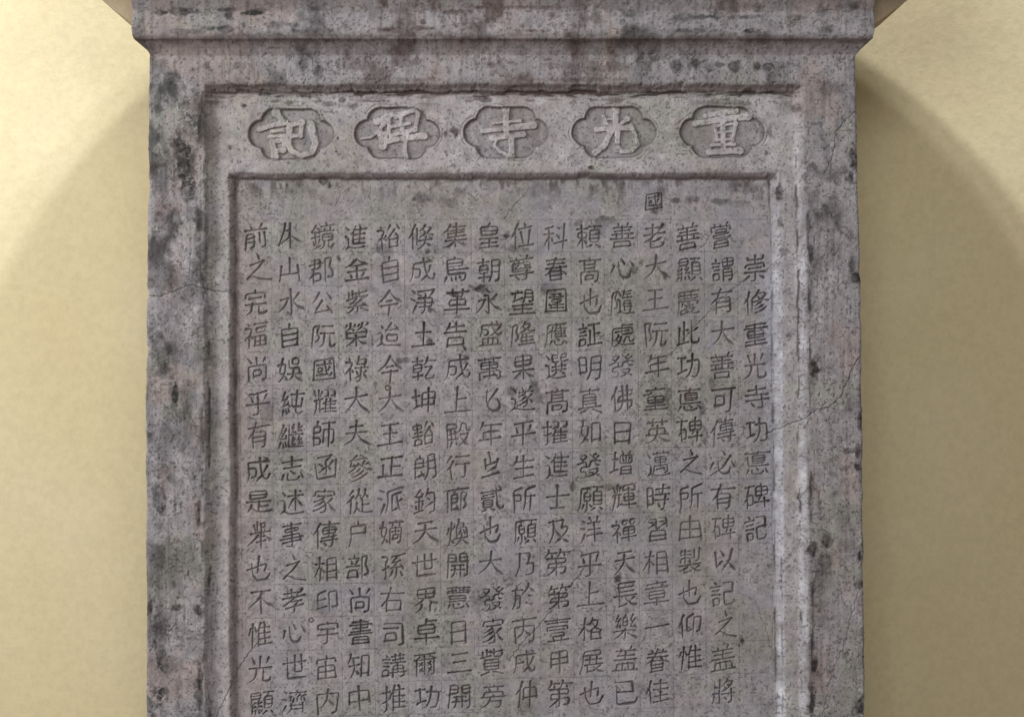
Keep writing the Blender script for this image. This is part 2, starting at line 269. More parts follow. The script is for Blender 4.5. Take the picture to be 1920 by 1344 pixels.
 '善': [[45, 20, 44, 55], [10, 55, 81, 55], [21, 80, 21, 66, 22, 65, 68, 65, 69, 80], [21, 80, 69, 80], [14, 20, 76, 20], [28, 9, 30, 14, 30, 19], [25, 41, 25, 46, 24, 47, 26, 50, 26, 55], [12, 41, 79, 41], [19, 31, 71, 31], [66, 47, 63, 55], [64, 8, 59, 19]],
 '由': [[15, 83, 15, 29, 16, 28, 74, 28, 75, 82], [15, 77, 75, 77], [44, 11, 44, 77], [15, 52, 75, 52]],
 '司': [[19, 68, 52, 67, 52, 46, 20, 46, 19, 74], [12, 16, 75, 17, 75, 78, 71, 82, 61, 83], [13, 31, 59, 31]],
 '印': [[14, 41, 38, 41], [41, 14, 34, 14, 17, 19, 14, 21, 14, 70], [14, 70, 41, 64], [61, 68, 73, 69, 75, 69, 77, 66, 77, 17, 52, 17, 51, 18, 51, 83]],
 '章': [[45, 63, 44, 83], [9, 73, 81, 73], [45, 63, 69, 62, 70, 60, 70, 42, 69, 41, 20, 41, 20, 62, 45, 63], [20, 51, 70, 51], [9, 31, 81, 31], [30, 24, 31, 31], [14, 17, 44, 17, 46, 16, 47, 17, 76, 17], [44, 10, 46, 16], [62, 21, 58, 31]],
 '書': [[44, 11, 44, 53], [15, 44, 75, 44], [9, 25, 80, 25], [18, 16, 68, 16, 69, 17, 69, 34, 17, 34], [21, 81, 21, 64, 23, 62, 68, 62, 69, 63, 69, 81], [21, 71, 69, 71], [9, 53, 80, 53], [21, 81, 69, 81]],
 '明': [[12, 61, 34, 60, 34, 16, 13, 16, 12, 69], [12, 38, 34, 38], [34, 82, 41, 74, 48, 56, 48, 15, 77, 14, 78, 79, 76, 82, 66, 83], [48, 35, 78, 35], [48, 56, 78, 56]],
 '告': [[47, 11, 47, 42], [23, 23, 74, 23], [21, 84, 22, 57, 69, 57, 69, 79], [21, 79, 69, 79], [10, 42, 79, 42], [25, 11, 23, 23, 19, 25, 13, 35]],
 '記': [[13, 78, 13, 59, 33, 59, 33, 78, 13, 78], [47, 15, 75, 16, 75, 48], [75, 43, 48, 44, 48, 77, 50, 80, 53, 81, 77, 80, 79, 78, 81, 68], [8, 24, 38, 24], [13, 35, 33, 35], [21, 11, 24, 16], [11, 48, 35, 48]],
 '宙': [[44, 30, 44, 78], [20, 79, 20, 43, 70, 43, 70, 79], [20, 60, 70, 60], [44, 11, 46, 20], [13, 33, 13, 21, 46, 20, 76, 21, 77, 33], [20, 79, 70, 79]],
 '卓': [[44, 29, 70, 30, 71, 56, 45, 57, 20, 56, 19, 31, 20, 30, 44, 29], [19, 43, 71, 43], [44, 11, 44, 29], [44, 17, 77, 17], [45, 57, 44, 83], [10, 69, 80, 69]],
 '知': [[10, 45, 43, 45], [27, 22, 26, 58, 20, 71, 12, 81], [16, 22, 41, 22], [52, 74, 76, 74], [52, 80, 52, 19, 53, 18, 76, 19, 76, 80], [26, 58, 30, 59, 44, 75], [18, 11, 16, 22, 15, 23, 10, 34]],
 '中': [[14, 60, 14, 27, 15, 26, 75, 26, 76, 60], [14, 55, 76, 55], [44, 11, 44, 83]],
 '祿': [[60, 43, 59, 81, 57, 83, 50, 83], [60, 54, 68, 58, 69, 63, 80, 76], [74, 54, 68, 58], [20, 47, 22, 49, 22, 83], [10, 25, 30, 25, 30, 28, 23, 42, 22, 46, 20, 48, 16, 49, 7, 58], [38, 74, 55, 65, 59, 64], [49, 16, 73, 17, 72, 23, 69, 32, 68, 43], [45, 31, 69, 31], [38, 43, 80, 43], [50, 10, 46, 24, 45, 31], [22, 46, 27, 48, 33, 53], [19, 12, 22, 19], [42, 50, 48, 58]],
 '志': [[44, 11, 44, 43], [16, 43, 75, 43], [10, 23, 80, 23], [70, 61, 79, 78], [38, 51, 53, 62], [29, 60, 29, 76, 29, 79, 32, 82, 61, 82, 64, 79, 66, 73], [17, 61, 12, 78]],
 '如': [[23, 11, 22, 26, 20, 29, 15, 53, 30, 64], [10, 28, 37, 28, 39, 29, 36, 50, 30, 66], [51, 81, 51, 20, 78, 21, 78, 79], [51, 74, 78, 74], [30, 66, 19, 78, 9, 83], [30, 66, 38, 73]],
 '裕': [[61, 27, 43, 51, 42, 54, 34, 57], [59, 31, 62, 33, 76, 54], [45, 57, 45, 80], [45, 80, 72, 80], [29, 50, 30, 53, 34, 57], [21, 49, 29, 50], [35, 43, 29, 50], [42, 54, 45, 57], [76, 54, 73, 57], [45, 57, 73, 57], [73, 57, 72, 80], [21, 49, 16, 51, 10, 58], [10, 26, 30, 26, 29, 31, 23, 42, 21, 49, 22, 83], [20, 12, 23, 17], [68, 13, 78, 28], [51, 13, 41, 29]],
 '豁': [[26, 25, 26, 62], [26, 18, 41, 19, 42, 25, 40, 30, 39, 31, 14, 31, 11, 26, 11, 19, 26, 18], [14, 79, 14, 64, 26, 62, 39, 64, 39, 79], [67, 27, 65, 32, 62, 34, 57, 44, 50, 54, 52, 57, 53, 79], [65, 32, 67, 34, 79, 53, 79, 55, 77, 56, 77, 79], [53, 79, 77, 79], [11, 52, 41, 52], [52, 57, 77, 56], [14, 79, 39, 79], [25, 11, 26, 18], [15, 41, 38, 41], [70, 12, 79, 28], [59, 13, 50, 29]],
 '遂': [[50, 32, 53, 36, 54, 40, 61, 45], [33, 52, 40, 49, 54, 40], [61, 45, 60, 48, 61, 58, 60, 66, 55, 71, 47, 72], [28, 68, 45, 61, 56, 52, 60, 51], [61, 47, 66, 48, 75, 56], [9, 43, 20, 44, 20, 73], [20, 73, 15, 76, 8, 83], [20, 73, 40, 81, 67, 82, 84, 80], [41, 10, 46, 19, 46, 24], [31, 24, 52, 24, 53, 25, 63, 23, 80, 24], [53, 25, 50, 32], [29, 40, 50, 32], [74, 33, 61, 45], [70, 9, 64, 19, 63, 23], [11, 13, 21, 24]],
 '行': [[31, 28, 23, 39, 21, 45, 22, 84], [21, 45, 16, 47, 10, 52], [39, 39, 80, 39], [67, 39, 67, 79, 66, 82, 53, 83], [26, 12, 17, 21, 10, 27], [42, 16, 78, 16]],
 '鏡': [[67, 62, 77, 60, 77, 42, 76, 41, 46, 41, 45, 42, 46, 61, 52, 61, 53, 63, 55, 61, 67, 62], [53, 63, 52, 71, 49, 76, 43, 81, 36, 83], [45, 51, 77, 51], [26, 10, 12, 29], [12, 29, 15, 32, 33, 32], [39, 32, 82, 32], [71, 23, 69, 32], [9, 80, 37, 74], [23, 32, 23, 77], [10, 46, 36, 46], [51, 22, 53, 32], [42, 16, 80, 16], [58, 7, 61, 16], [67, 62, 67, 80, 69, 83, 78, 83, 80, 82, 83, 72], [23, 15, 28, 18, 38, 26], [12, 56, 15, 68], [35, 55, 32, 67]],
 '純': [[77, 35, 77, 64], [44, 35, 45, 59, 77, 59], [42, 22, 81, 22], [60, 11, 60, 77, 61, 80, 68, 82, 78, 82, 83, 75], [31, 42, 32, 51, 36, 57], [14, 53, 22, 53, 32, 51], [11, 35, 23, 36], [31, 26, 26, 33, 23, 36, 22, 40, 15, 49, 14, 53], [24, 12, 11, 35], [13, 66, 9, 81], [22, 65, 24, 79], [31, 62, 35, 75]],
 '煥': [[51, 8, 50, 16, 42, 27, 41, 32, 41, 61], [35, 61, 56, 61, 58, 62, 60, 61, 77, 61], [50, 17, 67, 17, 68, 18, 64, 32], [33, 24, 26, 34, 22, 35], [22, 11, 20, 60, 16, 72, 10, 81], [41, 32, 76, 32, 77, 61], [20, 60, 26, 64, 33, 74], [55, 39, 48, 51, 41, 52], [58, 49, 58, 62, 52, 71, 43, 79, 31, 83], [58, 62, 70, 77, 82, 83], [13, 28, 9, 45], [64, 37, 70, 49]],
 '願': [[53, 55, 53, 29, 78, 28, 78, 67, 53, 67, 53, 55], [53, 55, 78, 55], [43, 15, 13, 15, 12, 62, 11, 73, 7, 82], [32, 15, 31, 28], [53, 41, 78, 41], [31, 28, 23, 29, 23, 54, 42, 55, 42, 29, 31, 28], [23, 41, 42, 41], [32, 55, 32, 82, 27, 86], [65, 15, 64, 28], [50, 14, 81, 14], [57, 77, 45, 84], [41, 64, 46, 73], [23, 64, 19, 76], [73, 75, 80, 81]],
 '濟': [[36, 52, 36, 69, 30, 80, 24, 85], [36, 58, 71, 58], [71, 52, 71, 83], [29, 19, 80, 19], [52, 11, 53, 18], [36, 70, 71, 70], [60, 19, 60, 24], [29, 30, 43, 31, 43, 43, 40, 50], [34, 30, 33, 37, 30, 45], [60, 24, 53, 33, 53, 47], [79, 27, 65, 31, 64, 33, 64, 45, 72, 45], [72, 30, 78, 45], [19, 58, 10, 81], [9, 36, 18, 41], [12, 12, 20, 19], [48, 24, 49, 27]],
 '增': [[41, 79, 72, 79], [41, 79, 41, 57, 42, 56, 72, 56, 72, 79], [19, 11, 19, 66], [8, 71, 17, 68, 19, 66, 29, 63], [41, 68, 72, 68], [46, 22, 38, 22, 37, 23, 37, 46, 76, 46, 77, 45, 77, 23, 76, 22, 46, 22], [57, 23, 57, 46], [10, 32, 28, 32], [43, 9, 47, 16, 46, 22], [70, 12, 65, 22], [45, 30, 49, 38], [69, 30, 64, 39]],
 '公': [[58, 55, 67, 67, 68, 72, 72, 74, 76, 81], [22, 75, 68, 72], [43, 39, 33, 57, 23, 69, 22, 75], [57, 14, 75, 39], [32, 14, 23, 31, 13, 42]],
 '洋': [[57, 27, 57, 83], [32, 63, 81, 63], [34, 27, 79, 27], [37, 45, 76, 45], [42, 11, 47, 19, 46, 27], [73, 11, 67, 21, 65, 26], [15, 13, 25, 21], [24, 57, 13, 79], [9, 35, 22, 42]],
 '乎': [[16, 18, 44, 17, 69, 13, 75, 14], [46, 17, 46, 79, 44, 82, 30, 83], [10, 51, 79, 51], [72, 24, 64, 41], [21, 27, 27, 40]],
 '所': [[51, 40, 81, 40], [70, 40, 70, 83], [14, 32, 37, 33, 37, 51, 14, 51], [39, 14, 14, 20, 14, 59, 12, 73, 8, 84], [81, 12, 51, 19, 50, 59, 46, 76, 42, 81]],
 '函': [[23, 61, 40, 50, 45, 49], [62, 15, 60, 20, 47, 28, 45, 31, 46, 46, 44, 67, 42, 69, 32, 69], [21, 14, 62, 15], [46, 46, 53, 48, 60, 56], [77, 30, 77, 83], [13, 30, 13, 78, 77, 78], [66, 33, 53, 48], [24, 34, 32, 42]],
 '乾': [[39, 35, 39, 55, 38, 56, 13, 55, 13, 32, 39, 32, 39, 35], [26, 56, 26, 83], [8, 68, 42, 68], [57, 11, 54, 23, 47, 34, 39, 35], [13, 44, 39, 44], [26, 11, 26, 32], [10, 20, 42, 20], [71, 43, 69, 48, 52, 70, 51, 74, 51, 79, 56, 82, 77, 82, 80, 78, 81, 70], [51, 42, 71, 43], [54, 23, 81, 24]],
 '已': [[18, 45, 69, 45], [13, 16, 69, 16, 69, 45], [18, 31, 18, 70, 19, 75, 22, 79, 28, 80, 71, 80, 77, 76, 80, 65]],
 '格': [[45, 79, 74, 79], [77, 54, 74, 58, 74, 79], [44, 54, 45, 79], [45, 58, 74, 58], [51, 19, 72, 20, 73, 22, 69, 30, 62, 40, 52, 48, 46, 51, 44, 54, 37, 56, 34, 55, 33, 49, 29, 43, 22, 40], [47, 26, 59, 41, 77, 54], [10, 29, 34, 29, 38, 33, 39, 33, 44, 28, 47, 26, 49, 21, 52, 18, 53, 11], [23, 11, 21, 42, 23, 43, 23, 83], [21, 42, 17, 45, 7, 68]],
 '殿': [[13, 28, 43, 28, 42, 14, 13, 14, 13, 59, 11, 70, 7, 81], [13, 59, 16, 59, 18, 61, 45, 61], [53, 47, 53, 53, 61, 67, 69, 76, 81, 83], [53, 47, 76, 47], [76, 47, 74, 58, 68, 67, 58, 77, 48, 82], [25, 35, 25, 61], [19, 44, 43, 44], [38, 35, 38, 61], [50, 39, 55, 30, 56, 14, 71, 14, 73, 35, 75, 37, 82, 37], [39, 70, 42, 77], [25, 70, 18, 84]],
 '應': [[48, 22, 43, 35, 44, 37, 45, 56], [45, 39, 76, 39], [45, 56, 80, 56], [45, 56, 44, 58, 49, 63, 59, 69], [61, 17, 61, 23, 64, 28, 63, 56], [15, 41, 21, 41, 25, 37, 29, 36], [35, 23, 30, 30, 29, 34, 30, 59], [46, 29, 79, 30], [81, 17, 15, 17, 13, 65, 11, 75, 8, 83], [45, 47, 77, 47], [46, 10, 48, 13, 49, 17], [30, 40, 37, 40, 43, 35], [72, 70, 79, 79], [29, 69, 22, 80], [40, 68, 40, 79, 43, 83, 64, 82, 67, 74]],
 '界': [[55, 42, 70, 42, 71, 41, 71, 14, 70, 13, 20, 13, 19, 14, 19, 42, 55, 42], [45, 14, 44, 42], [19, 28, 71, 28], [55, 42, 56, 47, 64, 55, 82, 62], [64, 55, 59, 60, 59, 83], [36, 43, 34, 47, 31, 51, 10, 63], [32, 59, 32, 66, 29, 74, 24, 79, 15, 84]],
 '孫': [[55, 15, 56, 20], [41, 17, 62, 14, 79, 10], [12, 16, 30, 17, 29, 22, 21, 36, 21, 81, 20, 83, 14, 84], [21, 51, 34, 47], [55, 18, 53, 18, 55, 18], [40, 53, 58, 53, 76, 50], [71, 40, 76, 50, 78, 51, 82, 58], [58, 53, 58, 79, 56, 83, 51, 85], [56, 20, 47, 31, 45, 35, 40, 38], [45, 35, 57, 35, 58, 36, 62, 34, 68, 29], [58, 36, 57, 40, 46, 49, 45, 52], [9, 56, 21, 53], [72, 63, 81, 77], [45, 60, 41, 70, 33, 81]],
 '隆': [[54, 11, 51, 17, 48, 19, 47, 22, 44, 22, 36, 29], [51, 17, 73, 18, 71, 22, 61, 33], [58, 53, 58, 81], [42, 69, 76, 69], [45, 51, 43, 58, 37, 64], [43, 58, 77, 58], [47, 22, 57, 33], [33, 44, 48, 39, 55, 35, 57, 33, 61, 33], [35, 81, 82, 81], [43, 41, 46, 46, 71, 46, 76, 41], [61, 33, 65, 37, 77, 41, 85, 41], [23, 66, 30, 59, 30, 50, 23, 37, 29, 15, 28, 14, 12, 15, 12, 83]],
 '年': [[24, 63, 24, 40, 75, 40], [49, 21, 49, 83], [25, 20, 77, 21], [10, 63, 80, 63], [28, 10, 25, 20, 15, 33]],
 '選': [[45, 40, 46, 65], [30, 59, 80, 59], [60, 23, 77, 23, 77, 13, 61, 13, 60, 14, 60, 33, 66, 34, 83, 33], [32, 23, 49, 23, 49, 13, 33, 13, 32, 14, 33, 33, 38, 34, 53, 33], [59, 64, 63, 64, 80, 74], [65, 40, 65, 58, 63, 64], [32, 47, 77, 47], [10, 43, 21, 44, 21, 73], [21, 73, 11, 80], [21, 73, 42, 81, 67, 82, 83, 80], [31, 73, 37, 71, 46, 65], [12, 14, 21, 24]],
 '禪': [[41, 48, 77, 48], [58, 37, 58, 84], [41, 48, 41, 60, 76, 60, 77, 59, 77, 37, 41, 37, 41, 48], [9, 25, 29, 25, 30, 26, 29, 31, 22, 41, 21, 46, 16, 49, 6, 59], [21, 46, 25, 48, 32, 55], [20, 48, 21, 84], [36, 70, 82, 70], [20, 13, 22, 19], [53, 16, 53, 26, 52, 27, 40, 27, 40, 13, 57, 14], [78, 17, 77, 27, 64, 27, 63, 14, 77, 13, 81, 16]],
 '國': [[12, 79, 12, 15, 77, 15, 77, 79], [12, 79, 77, 79], [48, 22, 51, 48, 52, 55, 54, 56, 54, 62], [22, 31, 68, 31], [63, 41, 58, 54, 54, 56], [54, 62, 43, 70], [54, 62, 60, 69, 64, 70, 67, 68, 69, 61], [22, 65, 43, 62], [59, 22, 65, 24], [26, 53, 40, 53, 39, 41, 26, 41, 25, 55]],
 '從': [[41, 50, 40, 67, 31, 81], [40, 67, 43, 68, 49, 77, 57, 79, 59, 82, 84, 81], [56, 38, 58, 44, 57, 79], [70, 10, 67, 24, 56, 38], [66, 25, 69, 26, 77, 34], [27, 29, 21, 37, 19, 42, 21, 43, 21, 84], [19, 42, 15, 44, 9, 50], [58, 58, 77, 58], [46, 10, 43, 24, 35, 38], [43, 24, 53, 30], [24, 12, 10, 26]],
 '顯': [[15, 35, 43, 34, 42, 14, 14, 14, 13, 15, 13, 34, 15, 35, 15, 39, 11, 50], [13, 24, 43, 24], [44, 46, 39, 50, 33, 62], [32, 49, 39, 50], [11, 50, 16, 50, 17, 52, 15, 52, 17, 53, 12, 63], [23, 46, 21, 50, 17, 52], [45, 56, 46, 62, 51, 66, 55, 67, 78, 67, 78, 29, 64, 28, 54, 29, 54, 66], [33, 62, 46, 62], [52, 15, 80, 15], [66, 15, 64, 28], [12, 63, 23, 62], [54, 41, 78, 41], [36, 35, 37, 41, 32, 49], [23, 57, 23, 62], [54, 54, 78, 54], [41, 70, 45, 77], [14, 71, 10, 82], [75, 77, 81, 83], [60, 76, 47, 85], [22, 72, 23, 83], [32, 71, 35, 80]],
 '望': [[46, 47, 51, 35, 52, 14, 53, 13, 76, 13, 76, 46, 75, 48, 67, 48], [51, 35, 77, 35], [15, 56, 75, 56], [45, 56, 44, 81], [19, 68, 71, 68], [19, 20, 19, 41, 15, 47], [9, 20, 42, 20], [10, 81, 80, 81], [52, 24, 77, 24], [18, 42, 41, 37], [25, 12, 27, 19]],
 '童': [[45, 41, 44, 81], [19, 50, 19, 41, 20, 40, 43, 40, 45, 41, 46, 40, 70, 40, 71, 41, 71, 59, 70, 60, 20, 60, 19, 50], [19, 50, 71, 50], [8, 31, 26, 29, 31, 26], [30, 17, 29, 23, 31, 26], [43, 10, 45, 11, 46, 16], [15, 16, 76, 16], [14, 71, 75, 71], [9, 82, 81, 82]],
 '榮': [[14, 57, 40, 57, 42, 60, 48, 59, 50, 57, 76, 57], [44, 49, 44, 83], [48, 59, 62, 73, 72, 78, 81, 80], [13, 41, 77, 41], [61, 24, 77, 34, 77, 49], [63, 11, 61, 24, 56, 30, 46, 34], [27, 11, 25, 25, 20, 30, 11, 35], [25, 25, 37, 32], [11, 35, 11, 39, 13, 41, 13, 49], [42, 60, 30, 71, 11, 81], [78, 15, 72, 22], [16, 15, 12, 23], [40, 15, 37, 21, 34, 21], [52, 15, 47, 23]],
 '貳': [[15, 55, 15, 69, 16, 70, 45, 70, 47, 69, 47, 48, 46, 47, 16, 47, 15, 48, 15, 55], [15, 55, 46, 55], [58, 11, 60, 48, 63, 66, 68, 78, 75, 82, 79, 81, 82, 71], [10, 22, 76, 22], [15, 62, 46, 62], [69, 10, 76, 16, 76, 22], [8, 84, 14, 82, 25, 75], [11, 39, 51, 39], [15, 30, 46, 30], [38, 76, 51, 84]],
 '眷': [[59, 36, 60, 40, 65, 47, 65, 80], [25, 47, 26, 48, 67, 47, 83, 54], [24, 59, 65, 59], [24, 48, 24, 80], [24, 80, 65, 80], [24, 69, 65, 69], [15, 23, 74, 23], [65, 13, 60, 23], [28, 18, 28, 23], [31, 36, 30, 40, 24, 48, 19, 49, 9, 54], [10, 35, 30, 35, 31, 36, 37, 34, 59, 36, 80, 35], [40, 24, 37, 34], [46, 11, 43, 23], [24, 13, 28, 18]],
 '萬': [[45, 28, 44, 73], [20, 38, 70, 38], [26, 74, 61, 72], [11, 16, 79, 16], [59, 12, 59, 21], [20, 38, 20, 48, 21, 49, 69, 49, 70, 48, 69, 28, 21, 28, 20, 29, 20, 38], [30, 12, 30, 21], [15, 83, 15, 59, 75, 59, 75, 82, 67, 84], [58, 63, 61, 72, 65, 77]],
 '講': [[59, 39, 59, 69], [42, 83, 42, 49, 43, 48, 75, 48, 76, 80, 73, 83, 66, 84], [68, 11, 68, 37], [38, 17, 79, 17], [42, 58, 76, 58], [37, 38, 82, 38], [50, 11, 50, 37], [37, 69, 82, 69], [41, 28, 78, 28], [12, 78, 30, 77, 30, 59, 12, 59, 12, 83], [12, 47, 29, 47], [19, 11, 22, 17], [12, 36, 29, 36], [8, 25, 32, 25]],
 '嫡': [[70, 18, 71, 23, 68, 34], [39, 83, 39, 34, 78, 34, 78, 81, 77, 83, 71, 84], [38, 17, 81, 17], [49, 18, 48, 34], [58, 11, 60, 17], [8, 29, 29, 29, 27, 50, 22, 63, 22, 66, 16, 76, 10, 82], [18, 11, 11, 53, 19, 61, 22, 63], [47, 47, 70, 47], [59, 34, 59, 58], [50, 71, 67, 71, 68, 58, 51, 58, 50, 71], [22, 66, 30, 72, 33, 77]],
 '參': [[52, 10, 60, 15, 62, 20, 66, 20, 71, 25], [21, 20, 37, 21, 60, 20, 62, 19], [30, 33, 31, 37, 35, 41], [45, 35, 35, 41, 33, 44, 27, 49, 9, 56], [63, 27, 58, 34, 58, 37, 54, 40], [45, 35, 49, 39, 54, 40, 56, 43, 62, 48, 74, 53, 84, 56], [58, 37, 62, 38, 74, 36], [71, 32, 78, 40], [39, 9, 30, 16, 27, 20], [16, 38, 31, 37], [23, 27, 18, 33, 16, 38], [23, 70, 43, 65, 52, 60, 59, 55], [18, 82, 25, 83, 48, 77, 61, 71, 70, 63], [23, 60, 38, 55, 49, 48]],
 '果': [[45, 15, 45, 83], [19, 29, 20, 15, 71, 15, 71, 42, 70, 43, 20, 43, 19, 29], [10, 56, 39, 56, 41, 58, 50, 58, 52, 56, 79, 56], [41, 58, 29, 69, 11, 79], [19, 29, 71, 29], [50, 58, 58, 67, 64, 71, 81, 80]],
 '鈞': [[12, 29, 15, 32, 32, 32], [26, 12, 20, 17, 12, 29, 6, 33], [24, 15, 37, 25], [23, 32, 23, 76], [8, 80, 36, 74], [10, 47, 35, 47], [55, 10, 51, 24, 44, 34], [51, 24, 78, 25, 77, 61, 74, 79, 71, 83, 58, 83], [45, 66, 72, 54], [12, 56, 14, 69], [35, 56, 31, 69], [52, 39, 58, 43]],
 '世': [[44, 11, 45, 59, 66, 59, 67, 58, 67, 12], [9, 32, 80, 32], [22, 13, 22, 77, 78, 77]],
 '福': [[34, 54, 41, 54, 41, 51, 78, 51, 79, 79], [41, 65, 79, 65], [24, 46, 27, 48, 34, 54], [41, 79, 79, 79], [41, 54, 41, 79], [10, 27, 31, 27, 31, 29, 22, 49, 16, 52, 9, 59], [59, 51, 59, 79], [21, 50, 22, 83], [40, 15, 79, 15], [18, 12, 21, 18], [77, 26, 46, 26, 46, 40, 75, 40, 75, 28]],
 '述': [[56, 12, 56, 71], [32, 28, 52, 28, 54, 29, 58, 28, 79, 28], [56, 34, 49, 38, 42, 51, 34, 62], [56, 34, 62, 37, 79, 59], [22, 72, 40, 80, 83, 80], [9, 41, 22, 42, 22, 72], [22, 72, 18, 73, 10, 80], [16, 18, 22, 26], [64, 13, 67, 13, 71, 16]],
 '户': [[45, 11, 47, 17, 47, 24], [11, 82, 14, 75, 19, 58, 21, 24, 70, 24, 71, 53], [20, 47, 71, 47]],
 '傳': [[56, 26, 76, 26, 77, 27, 77, 43, 71, 46, 70, 44, 37, 44, 36, 27, 37, 26, 56, 26], [36, 35, 77, 35], [71, 46, 74, 53], [56, 11, 56, 54], [27, 13, 32, 17, 81, 17], [31, 55, 56, 54, 68, 54, 69, 55, 79, 53], [27, 13, 20, 25, 18, 34, 19, 35, 19, 83], [69, 55, 68, 82, 58, 83], [29, 65, 82, 65], [18, 34, 14, 36, 6, 46], [41, 71, 49, 78]],
 '朗': [[45, 83, 50, 74, 54, 55, 54, 15, 77, 15, 77, 79, 76, 82, 67, 83], [54, 35, 77, 35], [54, 55, 77, 56], [31, 59, 35, 66, 35, 70, 38, 72, 41, 78], [13, 78, 21, 76, 35, 70], [13, 50, 40, 49, 40, 22, 28, 21, 13, 22, 13, 78], [13, 35, 40, 35], [27, 11, 28, 21]],
 '將': [[76, 18, 73, 25, 68, 31, 65, 32, 62, 37, 59, 39, 55, 39, 49, 44, 37, 47], [36, 30, 45, 24, 53, 17, 56, 16, 58, 17, 76, 18], [8, 53, 28, 53], [13, 54, 12, 73, 9, 82], [59, 11, 56, 16], [56, 25, 65, 32], [29, 11, 29, 83], [12, 14, 12, 34, 28, 35], [37, 55, 81, 55], [69, 42, 69, 79, 68, 82, 58, 83], [43, 30, 51, 35, 54, 40], [46, 63, 52, 72]],
 '碑': [[59, 46, 43, 46, 43, 20, 44, 19, 58, 19, 60, 20, 77, 19, 78, 46, 59, 46], [43, 33, 78, 33], [57, 47, 56, 52, 49, 60], [39, 66, 81, 66], [67, 54, 67, 83], [9, 15, 35, 15], [20, 15, 14, 50, 15, 53, 15, 79], [60, 20, 59, 46], [16, 41, 32, 41, 32, 71, 15, 71], [14, 52, 9, 55, 7, 60], [60, 8, 58, 19]],
 '戌': [[76, 36, 66, 56, 63, 60, 59, 62], [52, 11, 54, 40, 57, 59, 59, 62, 59, 68, 69, 80, 76, 82, 79, 80, 81, 74, 81, 66], [80, 26, 19, 26, 17, 27, 17, 60, 13, 75, 10, 81], [18, 51, 43, 51], [59, 68, 56, 69, 39, 83], [65, 12, 74, 17]],
 '坤': [[39, 64, 39, 22, 77, 22, 77, 59], [39, 59, 77, 59], [58, 11, 58, 83], [39, 41, 77, 41], [20, 12, 20, 61], [9, 31, 30, 31], [10, 67, 18, 64, 20, 61, 30, 59]],
 '長': [[73, 14, 26, 14, 25, 15, 24, 80], [25, 26, 70, 26], [10, 52, 80, 52], [58, 69, 78, 57], [44, 52, 46, 57, 49, 62, 54, 68, 58, 69, 60, 74, 76, 81, 84, 81], [25, 39, 70, 39], [24, 80, 30, 80, 48, 75]],
 '耀': [[46, 59, 78, 59], [63, 41, 64, 80], [47, 48, 80, 48], [49, 41, 45, 52, 46, 54, 46, 80], [46, 80, 82, 80], [64, 13, 78, 14, 78, 37], [63, 34, 78, 29], [46, 69, 78, 69], [9, 41, 36, 41], [16, 41, 15, 66, 11, 77, 7, 83], [28, 41, 28, 73, 26, 79], [28, 73, 39, 69], [22, 12, 22, 41], [40, 35, 56, 29], [42, 13, 56, 14, 56, 37], [39, 57, 45, 53], [9, 15, 13, 33], [34, 18, 29, 33]],
 '此': [[16, 28, 16, 79], [10, 82, 17, 79, 46, 75], [55, 11, 56, 77, 60, 80, 78, 79, 80, 76, 81, 67], [55, 42, 60, 41, 76, 32], [32, 11, 32, 76], [32, 37, 44, 37]],
 '邁': [[55, 27, 55, 62], [37, 34, 73, 34], [41, 64, 67, 62], [55, 27, 73, 26, 74, 27, 74, 42, 72, 43, 38, 43, 37, 42, 37, 27, 38, 26, 55, 27], [44, 11, 44, 15], [30, 15, 81, 15], [11, 79, 21, 73], [10, 43, 21, 44, 21, 73], [21, 73, 41, 81, 66, 82, 83, 80], [64, 57, 69, 66], [29, 76, 32, 71, 32, 52, 33, 51, 76, 51, 77, 52, 77, 69, 76, 73, 71, 75], [65, 11, 65, 15], [12, 14, 21, 24]],
 '成': [[80, 25, 17, 25, 16, 26, 16, 62, 13, 76, 9, 83], [17, 43, 39, 43, 38, 62, 37, 69, 31, 71, 23, 70], [62, 11, 75, 19, 75, 25], [74, 39, 66, 56, 63, 60, 59, 62], [52, 11, 55, 46, 58, 60, 59, 62, 59, 68], [59, 68, 56, 69, 40, 83], [59, 68, 66, 77, 71, 82, 76, 82, 79, 79, 81, 68]],
 '春': [[26, 52, 28, 53, 63, 53, 71, 56, 82, 63], [60, 41, 64, 53, 64, 80], [30, 42, 25, 54, 20, 56, 14, 60, 8, 63], [10, 41, 80, 41], [37, 30, 35, 41], [17, 29, 74, 29], [25, 54, 26, 80], [26, 80, 64, 80], [44, 12, 43, 17], [41, 18, 43, 17, 76, 17], [41, 18, 40, 29], [14, 17, 41, 18], [26, 66, 64, 66]],
 '家': [[70, 43, 61, 49, 58, 53, 49, 56], [40, 40, 49, 56, 51, 71, 48, 79, 46, 82, 40, 83, 32, 83], [43, 33, 40, 40], [10, 50, 22, 47, 40, 40], [23, 32, 67, 32], [12, 64, 28, 58, 45, 49], [13, 30, 13, 19, 45, 18, 77, 19, 77, 30], [44, 10, 45, 18], [10, 79, 25, 74, 40, 66, 45, 62, 49, 61], [59, 52, 62, 61, 68, 69, 76, 76, 82, 80]],
 '集': [[20, 30, 72, 30], [48, 11, 49, 18, 47, 21, 47, 51], [26, 10, 24, 17, 21, 20, 19, 26, 20, 51], [24, 18, 25, 20, 76, 20], [20, 51, 78, 51], [20, 40, 72, 40], [10, 62, 38, 62, 40, 64, 51, 64, 52, 62, 80, 62], [7, 82, 15, 80, 28, 74, 36, 69, 40, 64], [44, 57, 44, 83], [51, 64, 52, 67, 59, 72, 75, 79, 82, 81], [6, 34, 19, 26]],
